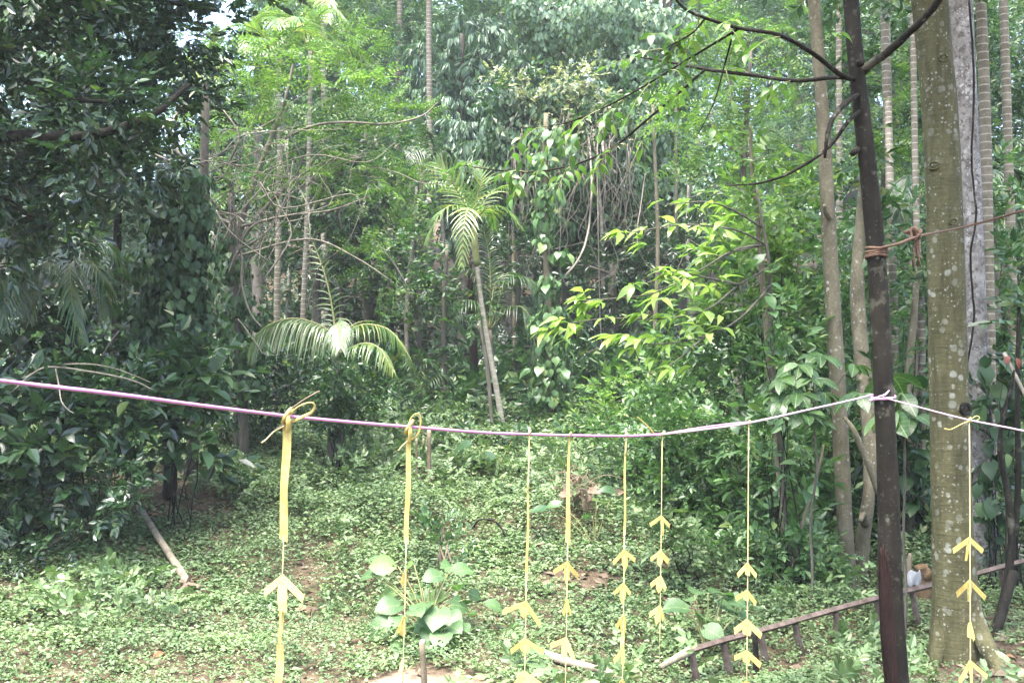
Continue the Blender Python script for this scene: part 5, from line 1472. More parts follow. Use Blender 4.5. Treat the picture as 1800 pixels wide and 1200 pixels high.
def hand_leaf_plant(label, px, d, hubs, size, seed, key='hand', nl=6):
    rng = np.random.default_rng(seed)
    base = G(px, d)
    th = thing('hand_leaf_plant', label, 'plant', base)
    mb = MB()
    for (x, y, dd, s) in hubs:
        h = P(x, y, d + dd)
        if h is not None and len(mb.v) == 0:
            hub = P(px, np.mean([q[1] for q in hubs]) + 60, d + .05)
            mb.add(*tube(wiggle(base - [0, 0, .02], hub, 5, .010, rng, .0), [.011, .0105, .010, .0095, .009], seg=7, sub=3), smooth=True)
        mb.add(*tube([hub - [0, 0, rng.uniform(0, .1)], hub * .5 + h * .5 + [0, 0, .02], h], [.006, .005, .004], seg=5, sub=3), smooth=True)
        out = nrm((h - P(px, y, d)) * [1, 1, 0] + rng.normal(0, .3, 3) * [1, 1, 0] + [0, -.25, 0])
        side = np.cross([0, 0, 1.0], out)
        for k in range(nl):
            a = (k - (nl - 1) / 2) * 2.0 * 2 / nl + rng.normal(0, .1)
            X = out * math.cos(a) + side * math.sin(a) + np.array([0, 0, -.35 + rng.normal(0, .15)])
            obj('leaf', random.choice(LEAF[key]), th, leaf_matrix(h, X, np.array([0, 0, 1.0]) + out * .5 + rng.normal(0, .12, 3), size * s * rng.uniform(.85, 1.15), base))
    mb.build('stem', MAT['trunk'], th, base)
hand_leaf_plant('plant with big hand-shaped leaves left of the grey trunk above the cord', 1430, 7.7, [(1405, 640, 0, 1), (1380, 665, -.1, .9), (1430, 665, -.1, 1), (1400, 690, -.2, 1), (1440, 625, .2, 1), (1375, 705, -.2, .8), (1500, 640, .2, .9), (1450, 690, 0, .9), (1415, 725, -.25, .9), (1440, 740, -.15, .8), (1365, 690, 0, .8), (1395, 660, .2, .8)], .185, 3)
hand_leaf_plant('drooping dark hand-shaped leaves right behind the dark trunk', 1590, 7.0, [(1585, 690, 0, 1), (1570, 720, -.1, 1), (1600, 730, -.1, .9), (1510, 690, .3, .8), (1565, 660, .3, .9)], .26, 4)

# bright feathery tree and bushes right of centre
tree('feathery_tree', 'bright yellow-green feathery tree between the grey trunk and the creeper tree', [(1300, 800, 13.5), (1298, 600, 13.5), (1300, 420, 13.5), (1310, 250, 13.5), (1320, 80, 13.5)], [8, 7.5, 7, 5, 3], 'trunk',
     [(1240, 170, 50), (1310, 130, 55), (1310, 60, 55), (1240, 30, 45), (1380, 180, 55), (1300, 220, 60), (1230, 250, 55), (1350, 270, 55), (1410, 250, 45), (1270, 320, 55), (1400, 90, 45), (1350, 340, 50), (1210, 200, 35), (1360, 20, 45)],
     sp='pin_big', leaf='bright', lai=1.25, seed=70, hollow=.2, squash=.6)
tree('feathery_tree', 'fresh green feathery foliage seen between the dark and the olive trunk', [(1555, 800, 12.8), (1550, 500, 12.8), (1555, 200, 12.8)], [6, 5, 3], 'trunk',
     [(1540, 170, 40), (1585, 200, 45), (1550, 250, 45), (1600, 130, 40), (1590, 290, 40), (1530, 320, 40), (1500, 250, 36), (1640, 300, 40)], sp='pin_big', leaf='bright', lai=1.1, seed=71, hollow=.2, squash=.6)
shrub('shrub', 'tall sunlit bush right of the lime leaves, left of the grey trunk', 1330, 11.0, [(1330, 400, 60), (1390, 370, 50), (1270, 440, 50), (1340, 470, 60), (1410, 460, 50), (1390, 540, 55), (1300, 540, 60), (1240, 520, 45), (1420, 330, 40)], sp='broad', leaf='bright', lai=2.2, seed=72)
shrub('shrub', 'green thicket under the lime leaves at right of the dark gap', 1240, 11.0, [(1200, 600, 45), (1270, 620, 60), (1340, 620, 55), (1160, 650, 42), (1220, 680, 50), (1310, 690, 55), (1380, 640, 45), (1150, 560, 34)], sp='broad', leaf='fresh', lai=2.1, seed=73)
shrub('shrub', 'leafy bush bulging over the clearing below the right side of the pink cord', 1190, 9.8, [(1160, 770, 42), (1210, 760, 50), (1260, 790, 55), (1200, 830, 48), (1250, 860, 52), (1170, 850, 36), (1220, 900, 42)], sp='broad_s', leaf='fresh', lai=2.6, seed=74)
shrub('shrub', 'low leafy growth spilling onto the clearing left of the rail fence end', 1220, 8.3, [(1170, 930, 32), (1210, 960, 34), (1250, 1000, 34), (1290, 1030, 26), (1130, 900, 26), (1190, 1000, 22), (1150, 950, 20)], sp='broad_s', leaf='cover', lai=2.3, seed=176)
shrub('shrub', 'ferny green growth at the foot of the grey trunk behind the rail fence', 1410, 8.2, [(1360, 1020, 28), (1400, 1010, 30), (1440, 1020, 30), (1460, 980, 30), (1420, 960, 34), (1340, 1040, 20), (1380, 970, 34)], sp='broad_s', leaf='fresh', lai=2.3, seed=177)
shrub('shrub', 'sunlit leafy bush covering the stems right of the lime leaves', 1370, 8.35, [(1370, 560, 34), (1350, 640, 34), (1390, 700, 30), (1360, 740, 34), (1400, 840, 34), (1350, 820, 34), (1320, 500, 34), (1400, 620, 26), (1340, 900, 34), (1400, 920, 30)], sp='broad', leaf='fresh', lai=1.4, seed=178, singles=('fresh', 70, .13))
shrub('shrub', 'fresh green bush at the right rim of the clearing beside the fifth and sixth garlands', 1150, 10.6, [(1130, 760, 36), (1160, 730, 40), (1130, 810, 34), (1165, 800, 40), (1110, 850, 26), (1150, 870, 30), (1190, 700, 40), (1090, 790, 28), (1075, 830, 22), (1060, 760, 26)], sp='broad_s', leaf='fresh', lai=2.4, seed=174)
shrub('shrub', 'thick bush wall with sunlit top right of the lime-leaved tree', 1440, 10.4, [(1420, 560, 50), (1400, 640, 46), (1470, 620, 46), (1440, 720, 46), (1400, 720, 40), (1490, 520, 46), (1480, 420, 44), (1440, 640, 46)], sp='broad', leaf='fresh', lai=2.2, seed=175, singles=('fresh', 60, .13))
shrub('shrub', 'dense dark-green bush behind the pale stem right of the clearing', 1330, 9.5, [(1310, 760, 55), (1370, 790, 55), (1320, 850, 58), (1390, 870, 50), (1290, 920, 50), (1350, 940, 50), (1420, 800, 45), (1440, 880, 45)], sp='broad', leaf='fresh', lai=2.2, seed=75, singles=('fresh', 120, .13))
shrub('shrub', 'low bush with small leaves at the foot of the right thicket', 1300, 8.8, [(1270, 960, 42), (1330, 985, 36), (1240, 985, 34), (1390, 960, 40), (1430, 940, 36), (1300, 1015, 26)], sp='broad_s', leaf='fresh', lai=2.2, seed=76)
shrub('shrub', 'dark large-leaved bush between the grey and dark trunks', 1520, 9.8, [(1530, 780, 45), (1500, 840, 42), (1560, 850, 42), (1440, 720, 40), (1500, 720, 40), (1470, 920, 40), (1560, 920, 36)], sp='broad_xl', leaf='dark', lai=1.6, seed=77, singles=('ovate_mid', 50, .18))
shrub('shrub', 'broad-leaved bush between the dark and the olive trunks', 1610, 9.6, [(1600, 800, 42), (1620, 860, 40), (1590, 900, 36), (1640, 780, 36), (1610, 720, 40), (1640, 920, 30)], sp='broad_xl', leaf='mid', lai=1.3, seed=78, singles=('ovate_mid', 60, .2))
shrub('shrub', 'bush with heart-shaped climbing leaves at the right of the olive trunk', 1745, 8.4, [(1735, 650, 32), (1740, 720, 36), (1750, 800, 36), (1735, 870, 36), (1780, 760, 36), (1790, 880, 42), (1770, 930, 36), (1800, 680, 40)], sp='broad', leaf='dark', lai=1.4, seed=79, singles=('vine', 110, .14, True))
shrub('shrub', 'deep shaded undergrowth behind the rail fence at right', 1640, 10.5, [(1560, 960, 45), (1640, 970, 45), (1720, 960, 50), (1790, 980, 50), (1480, 970, 45), (1850, 900, 70), (1690, 880, 50)], sp='broad', leaf='dark', lai=1.8, seed=80)
shrub('shrub', 'mid-green thicket behind the slim trunks right of the dark trunk', 1640, 12.0, [(1600, 560, 50), (1560, 620, 50), (1640, 640, 50), (1680, 720, 50), (1580, 700, 45), (1740, 640, 50), (1500, 460, 50), (1520, 540, 45), (1640, 500, 45)], sp='broad', leaf='fresh', lai=1.7, seed=81)
shrub('shrub', 'fine-leaved thicket filling the space between the grey and dark trunks', 1500, 9.9, [(1500, 480, 40), (1530, 560, 40), (1500, 640, 40), (1540, 700, 38), (1490, 760, 36), (1540, 860, 40), (1480, 880, 36), (1530, 950, 36), (1490, 1000, 30), (1570, 980, 34)], sp='broad', leaf='fresh', lai=2.0, seed=181)
shrub('shrub', 'fine-leaved thicket between the dark and the olive trunks, under the rope', 1605, 10.2, [(1590, 380, 40), (1620, 460, 38), (1590, 540, 40), (1625, 620, 36), (1595, 680, 36), (1615, 760, 36), (1590, 820, 36), (1620, 880, 36), (1600, 950, 32), (1640, 970, 30)], sp='broad', leaf='fresh', lai=2.0, seed=182)
shrub('shrub', 'dense leafy thicket at the right edge behind the ringed palm trunks', 1775, 11.0, [(1740, 300, 44), (1790, 380, 50), (1745, 460, 46), (1800, 480, 46), (1760, 560, 46), (1740, 640, 44), (1800, 620, 46), (1770, 720, 46), (1730, 800, 40), (1800, 820, 46), (1760, 900, 44)], sp='broad', leaf='fresh', lai=1.9, seed=183)
shrub('red_tipped_shrub', 'few red young leaves at the right edge by the dark stems', 1785, 8.0, [(1775, 625, 14), (1795, 630, 12)], lai=0, seed=82, singles=('red', 5, .075, True))

# vine-clad trunk in the centre and the undergrowth at the back of the clearing
tree('vine_clad_tree', 'straight trunk wrapped in heart-shaped vine leaves right of the leaning palm', [(968, 738, 15), (966, 640, 15), (963, 540, 15), (960, 420, 15), (958, 300, 15), (960, 200, 15)], [8, 7.5, 7, 6.5, 6, 4], 'grey',
     [(965, 700, 26), (955, 650, 28), (972, 610, 30), (950, 570, 24), (975, 550, 24), (965, 500, 22), (945, 690, 22), (985, 450, 20), (955, 420, 18), (990, 650, 22), (965, 340, 26), (950, 290, 26), (975, 240, 26), (955, 380, 20)], sp='vine', leaf='fresh', lai=2.0, seed=85, limbs=False, singles=('vine_light', 190, .15, True))
for k, (lab, px, d, lo, leaf) in enumerate([
    ('low leafy undergrowth at the foot of the leaning palm, its left side', 800, 15, [(760, 715, 34), (800, 722, 30), (832, 728, 20), (720, 725, 34), (780, 690, 26)], 'mid'),
    ('low leafy undergrowth at the foot of the vine-wrapped trunk', 930, 15, [(928, 722, 24), (950, 735, 30), (990, 730, 34), (1030, 715, 34), (900, 745, 24)], 'mid'),
    ('undergrowth in front of the coconut palm\'s right side', 680, 14.5, [(660, 735, 32), (700, 740, 30), (630, 740, 28), (690, 710, 28)], 'mid'),
    ('bright bushes at the back right of the clearing below the lime leaves', 1110, 13.5, [(1080, 700, 40), (1130, 690, 42), (1160, 720, 40), (1110, 730, 36), (1060, 740, 32), (1030, 760, 26)], 'bright'),
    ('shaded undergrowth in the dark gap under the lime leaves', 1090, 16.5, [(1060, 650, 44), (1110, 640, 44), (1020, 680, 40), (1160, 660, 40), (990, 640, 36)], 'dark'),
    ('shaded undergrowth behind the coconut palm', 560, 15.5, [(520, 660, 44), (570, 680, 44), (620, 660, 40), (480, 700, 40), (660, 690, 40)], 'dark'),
    ('leafy weeds below the cord right of the two thin stakes', 830, 12.6, [(800, 770, 24), (850, 775, 24), (790, 800, 18), (900, 775, 22), (940, 780, 20)], 'mid'),
    ('light green weeds below the cord left of the heart-shaped knot', 1060, 12.0, [(1050, 780, 28), (1100, 790, 30), (1010, 790, 24), (1130, 770, 28), (1080, 820, 24), (1140, 820, 28)], 'mid')]):
    shrub('undergrowth_bush', lab, px, d, lo, sp='broad' if k not in (5,) else 'broad', leaf=leaf, lai=2.1, seed=86 + k, cat='bush')

# hanging lianas
rl = np.random.default_rng(8)
for k, (lab, pts, r) in enumerate([
    ('long curved liana sweeping past the vine-wrapped trunk', [(1020, 190, 19.4), (1034, 240, 18.2), (1038, 280, 17), (1040, 330, 16), (1035, 400, 16), (1020, 450, 15.5), (990, 490, 15)], .022),
    ('pale forked dry branch hanging under the smothered tree', [(1060, 190, 19.5), (1062, 225, 18), (1060, 260, 17), (1070, 290, 17), (1082, 305, 17)], .03),
    ('straight thin liana dropping from the smothered tree to the bushes', [(1046, 240, 19.4), (1049, 290, 17.6), (1050, 330, 16.8), (1052, 430, 16.5), (1055, 560, 16.5), (1062, 660, 16.5)], .014),
    ('thin looping liana below the bright feathery tree', [(1135, 300, 18.5), (1128, 350, 16), (1120, 420, 15), (1140, 470, 15), (1185, 480, 15), (1210, 420, 15)], .012),
    ('slack liana slanting from the creeper tree toward the smothered tree', [(1160, 160, 20.8), (1135, 230, 18.6), (1100, 320, 18), (1085, 400, 18)], .016),
    ('bare hanging root cords left of the smothered tree', [(902, 220, 19.4), (905, 280, 18.3), (908, 340, 18), (900, 400, 18), (912, 470, 18)], .014),
    ('dark thin liana looping by the vine-wrapped trunk', [(960, 330, 15.5), (948, 400, 15.5), (930, 470, 15.5), (915, 520, 15.5)], .012)]):
    ex = [tube([P(*q) + rl.normal(0, .05, 3) + [w * .13, 0, 0] for q in pts], r * .4, seg=4, sub=5, rng=rl, jit=.3) for w in ((-1, 1) if k in (1, 4, 5) else ())]
    liana('liana', lab, pts, r * .75, 'trunk' if k not in (0, 1) else 'twig', rl, extra=ex)

# ------------------------------------------------------------------ rail fence, stump, stakes
def fence():
    rp = [(1160, 1172, 6.15), (1215, 1142, 6.3), (1275, 1124, 6.45), (1340, 1107, 6.6), (1400, 1090, 6.75), (1470, 1070, 6.9), (1545, 1050, 7.1), (1605, 1036, 7.25), (1680, 1018, 7.45), (1760, 996, 7.7), (1830, 978, 7.9), (1960, 945, 8.3)]
    base = P(*rp[0]); base[2] = float(gz(base[0], base[1]))
    th = thing('rail_fence', 'low brown rail fence climbing behind the olive trunk', 'fence', base)
    c = [P(*q) for q in rp]
    MB().add(*tube(c[1:], .022, seg=4, sub=3, rng=RNG, wob=.02)).build('rail', MAT['rail'], th, base)
    MB().add(*tube(c[:2], [.018, .030], seg=8, sub=3, wob=.06), smooth=True).build('rail_end', MAT['log'], th, base)
    for x in (1216, 1272, 1337, 1398, 1468, 1541, 1604, 1760, 1850, 1930):
        d = float(np.interp(x, [q[0] for q in rp], [q[2] for q in rp])); y = float(np.interp(x, [q[0] for q in rp], [q[1] for q in rp]))
        t = P(x, y + 6, d)
        b = P(x + 12, y + 70, d); g_ = float(gz(b[0], b[1])); b[2] = min(b[2], g_ - .02)
        V, fs = tube([b, t], [.025, .022], seg=4, sub=2, wob=.03)
        MB().add(V, fs).build('post', MAT['rail'], th, base)
fence()

def stake(label, x, y0, y1, d, r, lean=0, name='wooden_stake', mat='stake', top=True, deep=None):
    b = P(x + lean, y1, d); g_ = float(gz(b[0], b[1])); b[2] = min(b[2], g_ - .03)
    t = P(x, y0, d)
    th = thing(name, label, 'stake', (b[0], b[1], g_))
    base = np.array([b[0], b[1], g_])
    MB().add(*tube([b, (b + t) / 2 + [.004, 0, 0], t], [r * 1.05, r, r * .92], seg=10, sub=4, wob=.04), smooth=True).build('shaft', MAT[mat], th, base)
    if top:
        MB().add(*tube([t - [0, 0, .01], t + [.004, 0, .012]], [r * .93, r * .7], seg=10, sub=1)).build('cut_top', MAT['cut'], th, base)
stake('thick wooden stake standing in the sandy patch at the bottom edge', 742, 1128, 1260, 5.2, .016, 6)
stake('taller grey stake just right of the second looped garland', 754, 757, 832, 11.2, .026, 0)
stake('thin dark stake between the tufted plant and the grey stake', 732, 772, 830, 11.3, .014, 0)
stake('short pale-topped stake between two thin stakes', 744, 772, 812, 11.5, .014, 1)
stake('dark short stake in front of the rail fence', 1326, 1108, 1176, 6.2, .018, 4, mat='dark_bark', top=False)

def stump():
    d = 7.9
    rng = np.random.default_rng(4)
    base = G(1625, d)
    th = thing('tree_stump', 'rotten brown stump behind the rail fence left of the olive trunk', 'stump', base)
    MB().add(*tube([P(1625, 1075, d), P(1625, 1040, d), P(1622, 1010, d), P(1618, 994, d)], [pix(24, d), pix(20, d), pix(15, d), pix(11, d)], seg=14, sub=4, wob=.12, rng=rng), smooth=True).build('body', MAT['stump'], th, base)
    MB().add(*tb([(1628, 1015, d - .05), (1640, 1008, d - .1), (1652, 992, d - .15)], (7, 6, 4), 8, 4), smooth=True).build('branch_stub', MAT['stump'], th, base)
    MB().add(*tb([(1600, 1040, d), (1598, 1000, d), (1600, 972, d)], (5, 5, 3), 8, 4), smooth=True).build('side_shoot', MAT['stake'], th, base)
    rs = np.random.default_rng(9)
    c = P(1603, 1016, d - .25)
    n = 11
    V, q = [], []
    for i in range(n):
        for j in range(n):
            u, v = i / (n - 1), j / (n - 1)
            w = .45 + .55 * math.sin(math.pi * min(1, v * .7 + .12))
            V.append(c + [(u - .5) * .12 * w + .02 * (1 - v), -.02 * math.sin(u * 9) * v - .05 * math.sin(u * 3.1), .06 - .11 * v + .006 * math.sin(u * 9 + v * 3) + rs.normal(0, .002)])
    for i in range(n - 1):
        for j in range(n - 1):
            a = i * n + j
            q.append([a, a + 1, a + n + 1, a + n])
    o = MB().add(V, np.array(q), smooth=True).build('cloth', MAT['cloth'], None, c)
    tag(o, 'crumpled white cloth hanging beside the rotten stump', 'cloth')
    sm = o.modifiers.new('thickness', 'SOLIDIFY'); sm.thickness = .004
stump()

def lying(label, a, b, r0, r1, mat='log', name='fallen_branch', cat='branch', lift=.03):
    p, q = P(*a), P(*b)
    for v in (p, q): v[2] = max(v[2], float(gz(v[0], v[1])) + lift)
    m = (p + q) / 2 + np.array([0, 0, .01])
    th = thing(name, label, cat, p)
    MB().add(*tube([p, p * .6 + q * .4, m * .5 + q * .5, q], [r0, r0, (r0 + r1) / 2, r1], seg=10, sub=5, wob=.06), smooth=True).build('stem', MAT[mat], th, p)
lying('pale fallen branch lying between the hanging arrows at bottom centre', (932, 1147, 6.55), (1098, 1200, 6.1), .030, .022)
lying('thin stick lying by the bottom edge under the rail fence', (1460, 1195, 5.9), (1490, 1205, 5.85), .014, .01, 'cut')

def dry_heap():
    rng = np.random.default_rng(6)
    d = 9.6
    base = G(1015, d)
    th = thing('dry_leaf_heap', 'heap of dry brown leaves and straw right of the fourth garland', 'leaf heap', base)
    LD = [leaf_mesh('dry_leaf', MAT['dry'], widths=OV, droop=.3, fold=.5, petiole=.05, wave=.05, rngseed=i) for i in range(3)]
    for i in range(20):
        p = P(1012 + rng.normal(0, 20), 862 + rng.normal(0, 11), d + rng.normal(0, .15))
        p[2] = max(p[2], float(gz(p[0], p[1])) + .05)
        obj('dry_leaf', random.choice(LD), th, leaf_matrix(p, rng.normal(0, 1, 3) + [0, 0, -.6], rng.normal(0, .8, 3) + [0, -.3, .7], rng.uniform(.09, .2), base))
    mb = MB()
    for i in range(36):
        p = P(1015 + rng.normal(0, 22), 850 + rng.normal(0, 12), d + rng.normal(0, .12))
        e = p + rng.normal(0, 1, 3) * [.14, .1, .07]
        mb.add(*tube([p, (p + e) / 2 + [0, 0, .05], e], [.003, .003, .002], seg=3, sub=3, cap=False))
    mb  .build('straw', MAT['dry'], th, base, kind='stuff')
dry_heap()

def reed_clump(label, px, d, tips, seed):
    rng = np.random.default_rng(seed)
    base = G(px, d)
    th = thing('cut_stem_clump', label, 'plant', base)
    for t in tips:
        MB().add(*tube([base + rng.normal(0, .03, 3) * [1, 1, 0] - [0, 0, .03], P(t[0] * .6 + px * .4, t[1] * .6 + 1000 * .4 if False else t[1] + 30, d), P(t[0], t[1], d)], [.008, .007, .005], seg=5, sub=3)).build('stem', MAT['stake'], th, base)
    fm = MB()
    p = np.array([base + [rng.normal(0, .12), rng.normal(0, .08), rng.uniform(.05, .4)] for _ in range(26)])
    scatter(SP['broad_s'], p, nrm(p - base), rng, fm)
    fm.build('foliage', MAT['mid'], th, base, kind='stuff')
reed_clump('clump of thin upright cut stems in the middle of the clearing', 785, 8.6, [(756, 915), (764, 905), (772, 912), (780, 920), (790, 925), (770, 930)], 3)
liana('arched_twig', 'dark twig arching over the weeds in the middle of the clearing', [(830, 930, 9.4), (840, 915, 9.3), (858, 912, 9.3), (878, 922, 9.3), (890, 945, 9.2)], .010, 'dark_bark', cat='twig')
liana('dry_vine', 'pale dry vine arching over the left shrub above the cord', [(20, 690, 8.2), (60, 655, 8.2), (95, 645, 8.2), (170, 655, 8.3), (230, 668, 8.4), (268, 685, 8.5)], .008, 'twig', cat='vine',
      extra=[tb([(98, 648, 8.2), (104, 680, 8.1), (108, 705, 8.0), (120, 720, 8.0), (130, 726, 8.0)], (1.6, .8), 5), tb([(110, 640, 8.2), (160, 640, 8.2), (210, 650, 8.3), (265, 672, 8.4)], (1.4, .8), 5)])
liana('dry_vine', 'thin pale dry stick slanting beside the vine tower', [(180, 627, 9.4), (195, 600, 9.4), (209, 582, 9.4)], .009, 'twig', cat='stick')
liana('dry_vine', 'pale broken stick slanting above the coconut palm\'s left frond', [(418, 560, 11.6), (440, 590, 11.6), (462, 622, 11.6)], .010, 'twig', cat='stick')
liana('dry_vine', 'long pale hanging stem left of the coconut palm', [(405, 380, 11.8), (425, 450, 11.8), (425, 500, 11.8), (440, 550, 11.8), (460, 575, 11.8)], .012, 'twig', cat='vine')

# ------------------------------------------------------------------ cord, rope and palm-leaf garlands
TR = P(1553, 697, 4.7)          # axis of the dark trunk where the cord is tied
def cord_thing():
    def on(px, py, d): return P(px, py, d)
    L = [(-420, 620, 1.45), (-200, 645, 1.65), (0, 669, 1.9), (200, 692, 2.0), (350, 712, 2.15), (505, 731, 2.36), (620, 742, 2.5), (720, 750, 2.63), (850, 760, 2.82), (928, 763, 2.95), (1000, 765, 3.09), (1100, 766, 3.3), (1164, 763, 3.45), (1240, 754, 3.65), (1316, 743, 3.86), (1420, 720, 4.2), (1500, 702, 4.5), (1534, 693, 4.66)]
    base = on(*L[-1])
    th = thing('pink_cord', 'pink plastic cord strung across the view and tied to the dark trunk', 'cord', base)
    a = [on(*q) for q in L]
    MB().add(*tube(a[:13], .0068, seg=8, sub=6, flat=.6), smooth=True).build('cord_span', MAT['cord'], th, base)
    MB().add(*tube(a[12:], .0056, seg=8, sub=6, flat=.7), smooth=True).build('cord_span', MAT['cord2'], th, base)
    MB().add(*tube([a[12], on(1240, 750, 3.66), on(1316, 741, 3.875)], .003, seg=6, sub=5), smooth=True).build('cord_strand', MAT['cord'], th, base)
    r = pix(19.5, 4.7)
    ring = [TR + np.array([math.cos(t) * r, math.sin(t) * r, .012 * math.sin(t + .6)]) for t in np.linspace(0, 6.283, 17)]
    MB().add(*tube(ring, .005, seg=6, sub=3), smooth=True).build('wrap', MAT['cord'], th, base)
    ring = [TR + np.array([math.cos(t) * (r + .001), math.sin(t) * (r + .001), -.014 + .010 * math.sin(t + 2.6)]) for t in np.linspace(0, 6.283, 17)]
    MB().add(*tube(ring, .004, seg=6, sub=3), smooth=True).build('wrap', MAT['cord2'], th, base)
    k = on(1545, 697, 4.58)
    MB().add(*tube([k, on(1536, 700, 4.56), on(1528, 704, 4.55)], [.006, .015, .007], seg=8, sub=4, flat=.4), smooth=True).build('bow', MAT['cord'], th, base)
    MB().add(*tube([k, on(1555, 694, 4.56), on(1563, 686, 4.58)], [.005, .005, .003], seg=6, sub=4), smooth=True).build('loose_end', MAT['cord2'], th, base)
    R = [(1548, 697, 4.58), (1570, 703, 4.55), (1640, 722, 4.3), (1704, 738, 4.05), (1760, 749, 3.9), (1800, 757, 3.8), (1960, 790, 3.4), (2100, 815, 3.1)]
    MB().add(*tube([on(*q) for q in R], .0046, seg=8, sub=6, flat=.7), smooth=True).build('cord_span', MAT['cord2'], th, base)
    k = on(1152, 764, 3.42)
    MB().add(*tube([k + [.02, 0, 0], k, k + [-.018, -.004, -.006]], [.003, .008, .004], seg=8, sub=4, flat=.6), smooth=True).build('knot', MAT['cord'], th, base)
    MB().add(*tube([k, on(1138, 748, 3.4), on(1120, 732, 3.38)], [.0025, .002, .001], seg=5, sub=4), smooth=True).build('loose_end', MAT['yellow'], th, base)
cord_thing()

def rope():
    d = 4.7
    p = [P(1543, 437, d - .07), P(1580, 428, d), P(1612, 416, d + .2), P(1650, 408, d + .8), P(1690, 400, 5.9), P(1745, 386, 5.8), P(1800, 370, 5.6), P(1900, 345, 5.4)]
    base = p[0]
    th = thing('coir_rope', 'brown coir rope tied between the dark trunk and the right edge', 'rope', base)
    MB().add(*tube(p, .0065, seg=7, sub=8, wob=.12), smooth=True).build('rope_span', MAT['coir'], th, base)
    c = P(1540.5, 442, d)
    r = pix(17, d)
    for k in range(4):
        ring = [c + np.array([math.cos(t) * r, math.sin(t) * r, .016 - k * .014 + .006 * math.sin(t + k)]) for t in np.linspace(0, 6.283, 17)]
        MB().add(*tube(ring, .0075, seg=6, sub=3, wob=.1), smooth=True).build('wrap', MAT['coir'], th, base)
    kn = P(1612, 414, d + .19)
    rng = np.random.default_rng(2)
    mb = MB()
    for i in range(5):
        q = [kn + rng.normal(0, .02, 3) for _ in range(6)]
        mb.add(*tube(q, .007, seg=5, sub=4), smooth=True)
    mb.build('knot', MAT['coir'], th, base)
    for i, e in enumerate([(1606, 468), (1618, 470), (1612, 448)]):
        MB().add(*tube([kn, P(1612 + (i - 1) * 4, 436, d + .18), P(e[0], e[1], d + .18)], [.007, .006, .004], seg=5, sub=4, wob=.1), smooth=True).build('loose_end', MAT['coir'], th, base)
rope()

